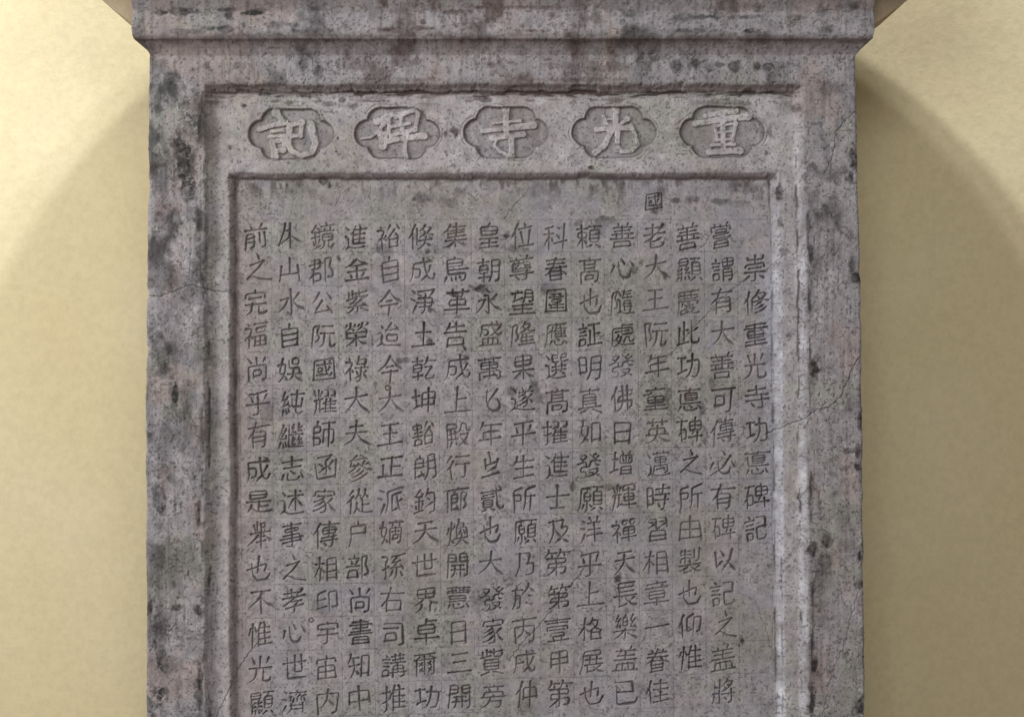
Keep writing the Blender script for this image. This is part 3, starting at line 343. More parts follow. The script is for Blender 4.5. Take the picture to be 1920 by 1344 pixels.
 '旁': [[60, 19, 61, 25, 58, 34], [12, 19, 78, 19], [10, 51, 80, 51], [44, 43, 47, 50], [29, 19, 29, 25, 32, 29, 32, 34], [34, 51, 32, 64, 28, 71, 19, 79, 8, 83], [44, 11, 46, 18], [12, 43, 13, 34, 58, 34, 77, 34, 77, 43], [32, 64, 68, 65], [68, 65, 68, 74, 65, 82, 50, 83]],
 '廊': [[26, 78, 46, 73], [27, 56, 47, 56, 48, 55, 48, 33, 26, 33, 26, 78], [44, 64, 46, 72, 51, 79], [37, 25, 39, 32], [27, 44, 48, 44], [80, 18, 15, 18, 14, 62, 12, 75, 9, 82], [48, 11, 49, 17], [70, 75, 77, 73, 78, 70, 78, 59, 71, 49, 78, 30, 77, 29, 61, 29, 60, 30, 60, 84]],
 '金': [[45, 14, 55, 23, 68, 32, 83, 37], [23, 32, 26, 37, 44, 37, 64, 37, 68, 32], [44, 37, 44, 80], [14, 54, 75, 54], [6, 36, 12, 36, 22, 32, 45, 14], [11, 80, 79, 80], [24, 62, 29, 72], [67, 63, 59, 74]],
 '完': [[10, 52, 80, 52], [33, 52, 32, 64, 29, 73, 21, 79, 10, 83], [44, 11, 46, 21], [12, 34, 12, 22, 13, 21, 46, 21, 76, 21, 77, 34], [55, 52, 55, 75, 57, 81, 77, 81, 82, 73], [24, 36, 65, 36]],
 '功': [[42, 30, 79, 31, 78, 60, 75, 77, 72, 82, 69, 82, 60, 82, 56, 80], [56, 12, 55, 47, 50, 62, 43, 74, 35, 81], [10, 66, 22, 63, 23, 61, 37, 59], [22, 21, 22, 62], [10, 21, 35, 21]],
 '尊': [[11, 20, 79, 20], [27, 9, 31, 16, 32, 19], [38, 20, 37, 33, 35, 37, 25, 42], [52, 29, 71, 29, 72, 30, 72, 54, 71, 55, 62, 55, 61, 56, 59, 55, 18, 55, 18, 30, 19, 29, 52, 29], [9, 65, 81, 65], [26, 65, 26, 71, 35, 78], [61, 56, 60, 82, 58, 83, 46, 83], [18, 47, 72, 47], [52, 20, 52, 35, 53, 38, 58, 39, 72, 39], [63, 9, 59, 19]],
 '嘗': [[64, 16, 65, 20], [13, 30, 13, 20, 44, 19, 77, 20, 77, 30], [69, 11, 64, 16], [44, 12, 44, 19], [22, 9, 26, 15, 26, 20], [21, 82, 21, 64, 23, 62, 68, 62, 69, 64, 69, 82], [21, 82, 69, 82], [21, 72, 69, 72], [19, 46, 19, 52, 23, 54, 73, 54, 79, 51], [19, 46, 73, 43], [29, 38, 65, 37, 65, 30, 64, 29, 26, 29, 25, 30, 25, 37, 28, 41]],
 '習': [[21, 80, 21, 55, 22, 53, 42, 53, 68, 53, 69, 55, 69, 80], [21, 80, 69, 80], [21, 67, 69, 67], [13, 14, 39, 15, 39, 42, 43, 46], [13, 40, 34, 32, 39, 31], [51, 40, 70, 31, 75, 31], [48, 14, 75, 15, 75, 43], [43, 46, 42, 53], [43, 46, 47, 44], [13, 22, 26, 27], [49, 23, 63, 27]],
 '迨': [[33, 32, 38, 32, 39, 31, 40, 33, 45, 33, 72, 30], [63, 16, 70, 24, 72, 30, 78, 35], [51, 11, 39, 28, 38, 30, 41, 30, 39, 31], [22, 72, 16, 75, 7, 82], [9, 41, 22, 42, 22, 72], [22, 72, 33, 78, 40, 80, 50, 81, 83, 80], [18, 19, 22, 24], [52, 47, 73, 47, 73, 67, 38, 67, 38, 47, 53, 47]],
 '紫': [[52, 11, 52, 30, 55, 35, 77, 35, 82, 30], [52, 23, 60, 22, 78, 16], [29, 20, 43, 20], [28, 11, 29, 35], [21, 52, 30, 50, 31, 51, 41, 50, 44, 51, 52, 49, 60, 44], [43, 52, 40, 56, 31, 59, 29, 63], [9, 38, 43, 33], [15, 16, 15, 37], [16, 65, 28, 63, 30, 64, 46, 64, 47, 63, 67, 62, 68, 61], [60, 52, 80, 69], [43, 40, 33, 46, 30, 50], [46, 64, 45, 82, 43, 83, 35, 83], [29, 70, 20, 77, 10, 82], [56, 71, 61, 71, 78, 81]],
 '髙': [[28, 30, 62, 30], [62, 19, 62, 51], [28, 19, 28, 51], [28, 40, 62, 40], [13, 83, 14, 51, 62, 51, 77, 52, 76, 81, 74, 83, 67, 83], [44, 11, 46, 18], [11, 19, 79, 19], [30, 75, 30, 62, 60, 62, 60, 74, 59, 75, 30, 75]],
 '位': [[30, 10, 22, 26, 19, 35, 21, 36, 21, 83], [19, 35, 15, 37, 8, 46], [71, 37, 63, 79], [33, 79, 80, 79], [36, 26, 77, 26], [43, 38, 48, 70], [55, 10, 57, 18]],
 '倏': [[69, 48, 77, 55, 77, 59], [40, 59, 77, 59], [57, 59, 57, 67, 51, 74, 44, 79, 35, 84], [57, 67, 62, 68, 75, 79], [63, 36, 66, 40, 82, 46], [60, 36, 63, 36], [53, 17, 55, 19, 73, 19, 74, 20, 73, 24, 63, 36], [60, 48, 59, 59], [49, 24, 60, 36], [56, 11, 54, 17, 49, 21, 49, 24, 40, 28], [40, 47, 54, 41, 60, 36], [26, 9, 19, 24, 17, 34, 19, 36, 19, 83], [17, 34, 12, 38, 6, 48], [31, 20, 31, 69]],
 '真': [[22, 67, 22, 30, 24, 28, 43, 27, 66, 28, 67, 29, 67, 67], [22, 47, 67, 47], [10, 67, 80, 67], [22, 56, 67, 56], [46, 11, 43, 27], [12, 17, 78, 17], [22, 38, 67, 38], [11, 83, 23, 79, 36, 73], [55, 73, 81, 84]],
 '鳥': [[21, 28, 68, 28], [21, 39, 67, 39, 68, 38, 68, 17, 43, 17, 42, 16, 41, 17, 22, 17, 21, 18, 21, 59, 22, 60, 77, 61, 74, 82, 70, 84, 62, 84], [21, 49, 81, 49], [43, 11, 42, 16], [45, 69, 47, 78], [30, 70, 32, 80], [58, 68, 61, 75], [17, 69, 9, 85]],
 '平': [[44, 17, 44, 83], [10, 52, 80, 52], [14, 16, 76, 16], [69, 27, 62, 42], [22, 27, 27, 42]],
 '正': [[47, 17, 47, 79], [10, 79, 80, 79], [47, 46, 74, 46], [22, 39, 22, 79], [13, 17, 77, 17]],
 '派': [[62, 31, 68, 61, 74, 72, 79, 79], [79, 46, 72, 53, 68, 55], [75, 27, 51, 33, 51, 78], [51, 78, 66, 73], [79, 12, 73, 12, 37, 20, 37, 47, 35, 62, 32, 73, 28, 82], [15, 13, 24, 19], [8, 35, 19, 40], [24, 55, 11, 83]],
 '爾': [[54, 62, 63, 68], [64, 60, 55, 74], [62, 22, 74, 28, 76, 31], [76, 31, 74, 33, 74, 79, 73, 83, 63, 83], [76, 31, 81, 31], [11, 16, 79, 16], [26, 16, 27, 22], [44, 16, 44, 83], [8, 33, 15, 31, 18, 33, 74, 33], [26, 63, 37, 71], [36, 60, 26, 74], [62, 16, 62, 22], [54, 42, 65, 50], [64, 38, 61, 46, 53, 54], [17, 32, 16, 83], [27, 22, 19, 28, 17, 32], [25, 43, 36, 50], [35, 40, 25, 54]],
 '宇': [[12, 33, 12, 20, 46, 19, 77, 20, 78, 33], [43, 12, 46, 19], [12, 55, 79, 55], [46, 36, 45, 79, 44, 82, 31, 83], [23, 36, 67, 36]],
 '修': [[53, 9, 50, 18, 48, 21, 47, 23, 39, 31, 35, 31, 31, 34, 31, 70], [47, 24, 59, 38], [31, 45, 40, 46, 56, 41, 59, 38, 64, 38], [50, 19, 76, 20, 74, 27, 64, 38], [25, 11, 19, 26, 17, 34, 19, 37, 19, 83], [17, 35, 12, 38, 6, 48], [64, 38, 66, 40, 73, 43, 79, 46, 84, 45], [42, 60, 56, 53, 64, 48], [43, 70, 59, 65, 71, 58], [41, 83, 64, 77, 73, 72, 79, 66]],
 '時': [[12, 66, 30, 66, 30, 17, 13, 16, 12, 74], [12, 41, 30, 41], [38, 53, 80, 53], [70, 38, 70, 82, 59, 84], [37, 38, 82, 38], [59, 10, 59, 37], [41, 21, 78, 21], [45, 62, 53, 72]],
 '進': [[60, 25, 60, 66], [44, 12, 37, 29, 38, 32, 38, 66, 80, 67], [57, 10, 61, 19, 62, 24], [39, 24, 62, 24], [62, 24, 79, 24], [38, 52, 76, 52], [38, 38, 76, 38], [11, 43, 21, 44, 21, 73], [21, 73, 15, 76, 9, 83], [21, 73, 24, 74, 34, 79, 44, 81, 82, 80], [29, 35, 37, 31], [12, 13, 22, 23]],
 '阮': [[66, 40, 66, 80, 69, 82, 79, 81, 82, 72], [37, 40, 81, 40], [50, 40, 49, 55, 46, 69, 41, 77, 35, 82], [30, 16, 24, 33, 24, 37, 30, 47, 31, 55, 30, 60, 23, 65], [30, 16, 29, 14, 12, 15, 12, 83], [42, 17, 76, 17]],
 '乃': [[14, 16, 60, 16, 60, 22, 54, 46], [28, 17, 27, 39, 24, 53, 18, 69, 9, 81], [50, 46, 74, 47, 75, 52, 73, 71, 71, 78, 67, 80, 49, 79]],
 '製': [[18, 11, 12, 20, 13, 26], [13, 26, 47, 26], [42, 46, 42, 49, 45, 50], [14, 47, 14, 35, 44, 35, 44, 49, 47, 57], [44, 46, 46, 47, 46, 49, 45, 50], [27, 68, 26, 81], [8, 73, 27, 68, 28, 67, 38, 62, 40, 58], [42, 46, 44, 46], [15, 16, 45, 16], [29, 11, 29, 49], [49, 57, 49, 61, 53, 67, 57, 71, 61, 72, 62, 75, 71, 79, 83, 81], [10, 57, 39, 57, 40, 58, 80, 57], [61, 72, 62, 70, 78, 62], [26, 81, 49, 77], [75, 11, 75, 44, 73, 48, 65, 48], [59, 15, 59, 37]],
 '証': [[12, 79, 12, 61, 13, 60, 31, 60, 31, 79, 12, 79], [42, 16, 80, 16], [61, 16, 61, 79], [62, 45, 79, 45], [8, 24, 34, 24], [19, 11, 21, 16, 20, 24], [39, 80, 82, 80], [46, 36, 46, 80], [12, 48, 32, 48], [12, 36, 31, 36]],
 '郡': [[18, 59, 13, 61, 8, 66], [21, 43, 18, 59, 19, 60, 19, 83], [13, 15, 42, 15, 42, 42, 23, 42], [8, 29, 48, 29], [19, 56, 43, 57, 42, 78, 19, 78], [24, 15, 23, 42], [12, 42, 23, 42], [64, 71, 74, 71, 77, 70, 79, 67, 80, 60, 78, 53, 69, 40, 78, 21, 78, 16, 56, 16, 56, 83]],
 '可': [[19, 61, 48, 61, 47, 36, 20, 36, 19, 68], [10, 17, 80, 17], [69, 17, 69, 79, 65, 82, 53, 83]],
 '繼': [[66, 60, 73, 60], [76, 56, 68, 68, 69, 70], [51, 49, 47, 60], [47, 60, 53, 60], [28, 24, 25, 32, 21, 36, 20, 40, 13, 50, 12, 54], [11, 35, 21, 36], [12, 54, 28, 53], [57, 56, 49, 68, 48, 71], [65, 71, 78, 71], [38, 13, 38, 79, 82, 80], [38, 43, 79, 43], [77, 20, 70, 25, 70, 28, 68, 31, 67, 34], [71, 11, 65, 23, 69, 24, 70, 25], [55, 20, 51, 25, 48, 34], [48, 34, 58, 34], [21, 11, 11, 35], [48, 71, 58, 71], [71, 49, 66, 56, 66, 60], [58, 34, 60, 38], [67, 34, 77, 33], [47, 23, 52, 24], [52, 12, 47, 20, 47, 23], [27, 43, 29, 57], [77, 29, 77, 33], [77, 66, 78, 71], [26, 63, 31, 76], [20, 65, 22, 81], [12, 65, 8, 83]],
 '前': [[15, 51, 40, 51], [15, 83, 15, 38, 40, 38, 40, 79, 39, 82, 31, 83], [10, 24, 80, 24], [24, 10, 30, 17, 30, 24], [15, 65, 40, 65], [67, 9, 61, 18, 60, 24], [74, 36, 74, 79, 72, 82, 62, 83], [57, 38, 57, 68]],
 '相': [[46, 77, 78, 77], [46, 83, 46, 16, 78, 16, 78, 82], [24, 11, 23, 41, 19, 44, 7, 69], [22, 42, 25, 44, 29, 46, 36, 55], [46, 36, 78, 36], [25, 44, 24, 83], [10, 29, 36, 29], [46, 57, 78, 57]],
 '慶': [[15, 26, 75, 26, 76, 27, 76, 35, 75, 36, 15, 36], [80, 16, 16, 16, 14, 61, 8, 86], [35, 68, 37, 71, 45, 77], [20, 83, 38, 80, 46, 77, 54, 77, 57, 79, 73, 83, 83, 83], [56, 16, 56, 36], [15, 44, 78, 44, 79, 48, 77, 54], [46, 45, 46, 47], [65, 67, 64, 70, 56, 75, 54, 77], [19, 74, 38, 65, 64, 66, 65, 67], [35, 16, 35, 36], [46, 47, 52, 51], [41, 59, 40, 65], [34, 52, 38, 58, 41, 59], [41, 59, 43, 58, 62, 58], [28, 52, 24, 58]],
 '甲': [[16, 61, 17, 16, 73, 16, 73, 56], [17, 56, 73, 56], [45, 17, 45, 83], [17, 37, 73, 37]],
 '自': [[20, 60, 71, 60], [20, 78, 20, 23, 41, 22, 71, 23, 71, 78], [20, 41, 71, 41], [20, 78, 71, 78], [45, 9, 41, 22]],
 '重': [[10, 25, 80, 25], [44, 14, 44, 80], [44, 35, 70, 35, 71, 37, 71, 57, 70, 58, 20, 58, 19, 57, 19, 37, 21, 35, 44, 35], [19, 47, 71, 47], [15, 68, 75, 68], [10, 80, 81, 80], [17, 16, 44, 14, 66, 12, 74, 13]],
 '頼': [[24, 11, 24, 84], [24, 33, 11, 34, 11, 50, 24, 51, 38, 50, 39, 34, 24, 33], [24, 57, 30, 59, 37, 66], [24, 57, 20, 59, 8, 76], [77, 41, 77, 28, 50, 28, 49, 67, 77, 67, 77, 41], [49, 55, 77, 55], [45, 15, 80, 15], [62, 15, 61, 28], [49, 41, 77, 41], [10, 21, 39, 21], [68, 73, 82, 84], [39, 84, 57, 74]],
 '事': [[44, 11, 44, 80, 43, 83, 40, 84, 28, 83], [44, 27, 69, 27, 70, 28, 70, 37, 21, 38, 20, 28, 21, 27, 44, 27], [8, 59, 81, 59], [11, 17, 79, 17], [16, 48, 70, 48, 71, 49, 71, 70], [16, 70, 71, 70]],
 '光': [[10, 43, 80, 43], [33, 44, 32, 57, 27, 70, 20, 77, 9, 83], [55, 44, 56, 80, 60, 83, 77, 82, 80, 78, 81, 70], [44, 11, 44, 43], [72, 13, 64, 31], [17, 12, 27, 32]],
 '是': [[24, 57, 23, 67, 21, 68, 12, 81], [23, 67, 26, 68, 32, 75, 39, 79, 58, 82, 77, 82, 84, 80], [46, 48, 45, 79], [46, 64, 74, 64], [20, 25, 20, 37, 69, 37, 70, 36, 70, 14, 20, 14, 20, 25], [20, 25, 70, 25], [10, 48, 80, 48]],
 '慧': [[10, 31, 40, 31], [26, 14, 26, 31], [17, 41, 70, 41, 70, 59, 16, 60], [20, 50, 70, 50], [11, 14, 39, 14], [48, 14, 78, 14], [62, 14, 62, 31], [47, 31, 79, 31], [13, 23, 38, 23], [50, 23, 77, 23], [29, 69, 30, 79, 33, 82, 60, 82, 65, 77], [73, 69, 79, 79], [18, 70, 12, 82], [43, 66, 50, 71]],
 '惟': [[40, 33, 37, 34, 31, 40], [47, 11, 40, 33, 41, 34, 41, 83], [41, 60, 77, 60], [60, 10, 64, 18, 62, 27, 62, 77], [41, 77, 80, 77], [42, 25, 79, 26], [41, 43, 77, 43], [20, 11, 20, 83], [26, 21, 30, 33], [11, 26, 8, 45]],
 '生': [[45, 11, 45, 80], [21, 27, 76, 28], [10, 80, 80, 80], [19, 52, 73, 52], [26, 12, 21, 27, 12, 40]],
 '娛': [[37, 61, 54, 61, 58, 63, 59, 61, 81, 61], [57, 45, 56, 61, 53, 65, 52, 70, 47, 77, 36, 83], [58, 63, 62, 71, 69, 78, 81, 84], [9, 28, 29, 28, 31, 29, 29, 48, 24, 65, 16, 75, 10, 81], [24, 65, 32, 71, 34, 76], [21, 11, 19, 27, 17, 29, 12, 53, 19, 59, 24, 62], [42, 19, 42, 44, 74, 44, 75, 61], [65, 14, 74, 14, 74, 31, 53, 32, 53, 14, 66, 14]],
 '發': [[68, 33, 82, 38], [68, 30, 68, 33], [68, 33, 65, 36], [67, 13, 57, 21], [48, 11, 53, 19, 57, 21, 61, 27, 68, 30], [65, 36, 49, 36, 47, 48, 43, 52, 38, 52, 35, 50, 17, 51, 16, 64, 34, 65, 34, 74, 32, 80, 29, 83, 19, 83], [65, 36, 66, 50, 67, 51, 79, 51], [15, 21, 25, 29], [16, 14, 36, 14, 37, 15, 36, 19, 32, 24, 25, 29], [25, 29, 22, 35], [58, 75, 62, 75], [44, 60, 70, 60, 70, 65, 62, 75], [62, 75, 65, 78, 72, 82], [78, 21, 69, 27, 68, 30], [6, 39, 20, 35, 34, 36, 35, 50], [45, 67, 56, 72, 58, 75], [39, 83, 51, 80, 56, 78, 58, 75]],
 '盛': [[9, 82, 80, 82], [53, 61, 53, 81], [20, 81, 21, 60, 69, 60, 70, 81], [50, 20, 17, 20, 16, 39, 11, 54], [17, 33, 38, 33, 36, 48, 26, 50], [50, 20, 79, 20], [50, 20, 51, 26, 55, 37, 65, 49, 70, 52, 77, 52, 78, 51, 81, 44], [74, 26, 66, 37, 57, 45, 43, 52], [61, 9, 67, 15, 67, 20], [37, 61, 37, 81], [49, 11, 49, 20]],
 '皇': [[45, 56, 45, 80], [20, 68, 71, 68], [43, 17, 21, 18, 20, 19, 20, 43, 70, 43, 70, 18, 43, 17], [20, 31, 70, 31], [46, 7, 43, 13, 43, 17], [10, 81, 79, 81], [15, 55, 75, 55]],
}
COLUMNS = [
 (0, "前之完福尚乎有成是舉也不惟光顯"), (0, "外山水自娛純繼志述事之孝心世濟"), (0, "鏡郡公阮國耀師函家傳相印宇宙内"),
 (0, "進金紫榮祿大夫參從户部尚書知中"), (0, "裕自今迨今大王正派嫡孫右司講推"), (0, "倏成淨土乾坤豁朗鈞天世界卓爾功"),
 (0, "集鳥革告成上殿行廊煥開慧日三開"), (0, "皇朝永盛萬七年亗貳也大發家貲旁"), (0, "位尊望隆果遂平生所願乃於丙戌仲"),
 (0, "科春圍應選髙擢進士及第第壹甲第"), (0, "頼髙也証明真如發願洋乎上格展也"), (0, "善心隨處發佛日增輝禪天長樂盖已"),
 (0, "老大王阮年童英邁時習相章一眷佳"), (0, "善顯慶此功悳碑之所由製也仰惟"), (0, "嘗謂有大善可傳必有碑以記之盖將"),
 (1, "崇修重光寺功悳碑記"),
]
glyph = np.zeros((H, W), np.float32)
gcol = np.full((H, W), -1, np.int16)
def strokes_of(ch):
    if ch in CUSTOM: return [[(x / 100, y / 100) for x, y in s] for s in CUSTOM[ch]], 0.93
    out = []
    for s in STROKES[ch]:
        v = [q / 90 for q in s]
        out.append(list(zip(v[0::2], v[1::2])))
    return out, 1.0
def carve(ch, cx, cy, col, size, wk=1.0):
    st, k = strokes_of(ch)
    r = random.Random(int(cx * 7 + cy * 13))
    sx = size * k * r.uniform(0.90, 1.03); sy = size * k * r.uniform(0.94, 1.08)
    rot = math.radians(r.uniform(-2.5, 2.5)); shear = r.uniform(0.08, 0.16) if k == 1.0 else r.uniform(0, 0.05)
    bx, by = r.uniform(-0.16, 0.16), r.uniform(-0.14, 0.14)
    cx += r.uniform(-2.2, 2.2); cy += r.uniform(-2.2, 2.2)
    tmp = np.zeros((H, W), np.float32) if False else glyph
    deep = r.uniform(0.82, 1.0)
    ww = r.uniform(0.88, 1.08)
    for s in st:
        pts = []
        for x, y in s:
            u, v = x - 0.5, y - 0.5 - shear * (x - 0.5)
            u, v = u * (1 + bx * v * 2) , v + by * (u * u - 0.1)
            pts.append((cx + (u * math.cos(rot) - v * math.sin(rot)) * sx, cy + (u * math.sin(rot) + v * math.cos(rot)) * sy))
        pts = [(x + r.uniform(-0.9, 0.9), y + r.uniform(-0.9, 0.9)) for x, y in pts]
        P, w = brush(pts)
        kk = 0.5 + 0.5 * wk
        stamp_line(glyph, P, [max(0.25, q * wk * ww - 0.12) for q in w], 1.4, deep * r.uniform(0.82, 1.0))
    x0, y0 = int(cx - 34 - GX0), int(cy - 33 - GY0)
    reg = gcol[y0:y0 + 67, x0:x0 + 69]
    reg[glyph[y0:y0 + 67, x0:x0 + 69] > 0.25] = col
for c, (r0, txt) in enumerate(COLUMNS):
    for k, ch in enumerate(txt):
        x, y = cell(c, k + r0)
        n = len(strokes_of(ch)[0])
        carve(ch, x + 2, y, c, 54, 1.04 if n < 9 else (0.94 if n < 15 else 0.82))
carve('國', 1228, 375, 16, 42, 0.72)
def ring(x, y, rad, col):
    pts = [(x + rad * math.cos(a), y + rad * math.sin(a)) for a in np.linspace(0, 2 * math.pi, 14)]
    stamp_line(glyph, pts, 0.8, 1.6, 0.95)
    s = (slice(int(y - 8 - GY0), int(y + 8 - GY0)), slice(int(x - 8 - GX0), int(x + 8 - GX0)))
    gcol[s][glyph[s] > 0.25] = col
ring(725, 728, 4.5, 4); ring(580, 1168, 4.0, 2)
stamp_line(glyph, [(868, 648), (872, 655)], [1, 2.2], 1.6, 0.9)
gsoft = glyph * (0.86 + 0.14 * np.clip(nW + 0.4, 0, 1))
h = h - gsoft * 3.8

# ------------------------------------------------------------------ title cartouches
CART = [(543, 249), (743, 248), (949, 246), (1153, 245), (1357, 245)]
def rrect(x, y, hw, hh, r):
    qx = np.abs(PX - x) - (hw - r); qy = np.abs(PY - y) - (hh - r)
    return np.hypot(np.maximum(qx, 0), np.maximum(qy, 0)) + np.minimum(np.maximum(qx, qy), 0) - r
RAISED = [  # strokes in hundredths of a 200 x 140 window around each cartouche, half widths
 ((450, 180), [([(640,290),(720,380)],70,45), ([(350,575),(560,510),(790,450)],38,50), ([(560,612),(790,585)],28,34), ([(520,705),(800,690)],30,34),
   ([(565,800),(620,1060)],48,60), ([(570,790),(775,770),(755,960)],40,40), ([(610,965),(770,950)],40,40),
   ([(870,505),(1080,450)],45,45), ([(1080,450),(1055,700)],45,35), ([(890,690),(1060,690)],42,34), ([(865,560),(850,850),(905,970),(1080,1045),(1250,985),(1310,830),(1225,490)],45,60)]),
 ((645, 180), [([(600,430),(860,310)],55,40), ([(790,350),(640,590),(490,720),(320,745)],50,18), ([(650,640),(700,880)],45,60), ([(640,660),(760,650),(740,840)],34,34),
   ([(930,330),(1250,240),(1310,300),(1245,590)],48,30), ([(1250,580),(830,690)],36,32), ([(800,430),(800,640)],34,34), ([(1010,350),(1040,640)],34,34), ([(820,540),(1150,470)],32,32),
   ([(760,790),(1000,745),(1410,690)],40,60), ([(1090,640),(1075,960),(1110,1110)],50,34)]),
 ((850, 180), [([(950,190),(960,650)],58,44), ([(720,470),(1200,420)],24,30), ([(540,610),(900,570),(1420,500)],34,62), ([(720,735),(1250,665)],44,48),
   ([(1040,700),(1050,1090)],50,50), ([(1050,1080),(860,975),(745,860),(790,760)],46,20)]),
 ((1055, 180), [([(975,200),(968,560)],58,48), ([(765,350),(790,460),(900,520)],30,38), ([(790,400),(920,400)],20,22), ([(1170,390),(1020,510)],45,28), ([(640,580),(1230,545)],36,50),
   ([(890,600),(790,850),(620,990)],48,52), ([(1000,590),(1000,880),(1070,970),(1240,960),(1345,850),(1310,690),(1235,500)],44,30)]),
 ((1260, 180), [([(660,330),(1160,245)],42,55), ([(480,475),(850,415),(1370,345)],46,62), ([(940,290),(960,960)],44,44), ([(810,520),(1170,470)],26,28), ([(1170,470),(1110,770)],34,30), ([(810,520),(850,770)],28,28),
   ([(830,640),(1110,605)],24,24), ([(830,765),(1110,745)],26,26), ([(760,855),(1140,840)],28,34), ([(710,985),(1240,955)],46,58)]),
]
cart_id = np.full((H, W), -1, np.int16)
rchar = np.zeros((H, W), np.float32); rchar_id = np.full((H, W), -1, np.int16)
cart_dirt = np.zeros((H, W), np.float32); cart_ground = np.zeros((H, W), np.float32)
for k, (x, y) in enumerate(CART):
    hh = 49
    d = np.minimum(rrect(x, y, 57, hh, 26), rrect(x, y, 81, 27, 26)) + nW2 * 2.0 + nW * 1.0
    rec = sstep(1.5, -3.5, d)
    cart_id[d < -0.5] = k
    one = np.zeros((H, W), np.float32)
    (ox, oy), strokes = RAISED[k]
    for pts, wa, wb in strokes:
        P = [(x + (ox + a / 9.6 - x) * 1.06, y + (oy + b / 9.6 - y) * 1.02) for a, b in pts]
        m = len(P)
        Q = wiggle(P, 4, 0.25, k * 31 + len(pts))
        tq = np.linspace(0, 1, len(Q))
        ws = list((wa + (wb - wa) * tq) / 9.6 * (1.06 + 0.32 * np.exp(-tq * 6) + 0.22 * np.exp(-(1 - tq) * 7) + 0.06 * np.sin(tq * 9 + k)))
        stamp_line(one, Q, ws, 2.2, 1.0)
    one = np.clip(one - 0.3 * sstep(0.25, 0.6, nW + 0.4 * nC), 0, 1) * (rec > 0.05)
    rchar_id[one > 0.45] = k
    rchar = np.maximum(rchar, one)
    h = h - rec * 6.5 + one * 4.3 - rec * np.clip(nC, -1, 1) * 0.8
    cart_ground = np.maximum(cart_ground, rec * (1 - one))
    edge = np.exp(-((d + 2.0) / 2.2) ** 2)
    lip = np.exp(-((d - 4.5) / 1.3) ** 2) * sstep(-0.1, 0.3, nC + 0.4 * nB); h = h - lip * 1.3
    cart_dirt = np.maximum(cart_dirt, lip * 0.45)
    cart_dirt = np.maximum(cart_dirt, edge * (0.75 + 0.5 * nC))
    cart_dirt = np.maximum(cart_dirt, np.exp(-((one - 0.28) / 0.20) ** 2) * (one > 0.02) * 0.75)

# ------------------------------------------------------------------ stone colour (the stone's own pigment, lichen, soot, dirt and some painted light and shade)
def mix(a, b, t): return a * (1 - t[..., None]) + np.array(b, np.float32) * t[..., None]
col = np.zeros((H, W, 3), np.float32)
col[:] = (0.276, 0.264, 0.276)                                        # mauve grey
col = mix(col, (0.238, 0.237, 0.222), sstep(-0.05, 0.35, nA + 0.45 * nC))  # green grey film
pink = sstep(0.0, 0.40, -nB + 0.3 * nC)
outer = sstep(14, -6, np.asarray(d1)).astype(np.float32)
top = sstep(330, 120, PY + 0 * PX)
col = mix(col, (0.272, 0.226, 0.216), pink * (0.22 + 0.50 * np.maximum(outer, top * 0.8)))
leftp = sstep(520, 440, PX + 30 * nB) * sstep(300, 360, PY) * (d2 > 0)
col = mix(col, (0.272, 0.226, 0.224), 0.55 * leftp)
# cleaner band along the inner frame and title, faint blue wash near the right bevel
lightb = ((d1 > 10) & (d2 < 4)).astype(np.float32)
col = col * (1 + 0.26 * lightb * (0.6 + 0.8 * np.clip(nB + 0.3, 0, 1)))[..., None]
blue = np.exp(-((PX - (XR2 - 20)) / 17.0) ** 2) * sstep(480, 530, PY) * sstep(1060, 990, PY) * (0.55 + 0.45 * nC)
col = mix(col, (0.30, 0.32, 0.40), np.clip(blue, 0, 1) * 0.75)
colr = sstep(0, 9, d2) * sstep(15, 9, d2) * (PX > 1300)
worn_lit = np.clip(0.85 * np.exp(-((XR1 - 9 - PX) / 7.0) ** 2) + np.exp(-((XR2 - 8 - PX) / 9.0) ** 2) * (PY > 322), 0, 1) * (PY > 185)  # wear plus the bluish lit look of the left-facing bevels, painted in
col = mix(col, (0.43, 0.44, 0.48), worn_lit * (0.50 + 0.8 * nC) * sstep(180, 520, PY + 60 * nC))
wornl = np.exp(-((PX - 413) / 9.0) ** 2) * (PY > 185)
col = mix(col, (0.35, 0.33, 0.35), wornl * 0.45 * (0.7 + 0.5 * nB))
# mottling
fine = fbm(5, 5, 2); midn = fbm(13, 13, 3)
col *= (1 + 0.24 * midn + 0.13 * fine + 0.24 * nC)[..., None]
# streaks
stv = fbm(5, 70, 3)
col *= (1 - 0.30 * np.clip(stv, 0, 1) * (0.5 + outer))[..., None]
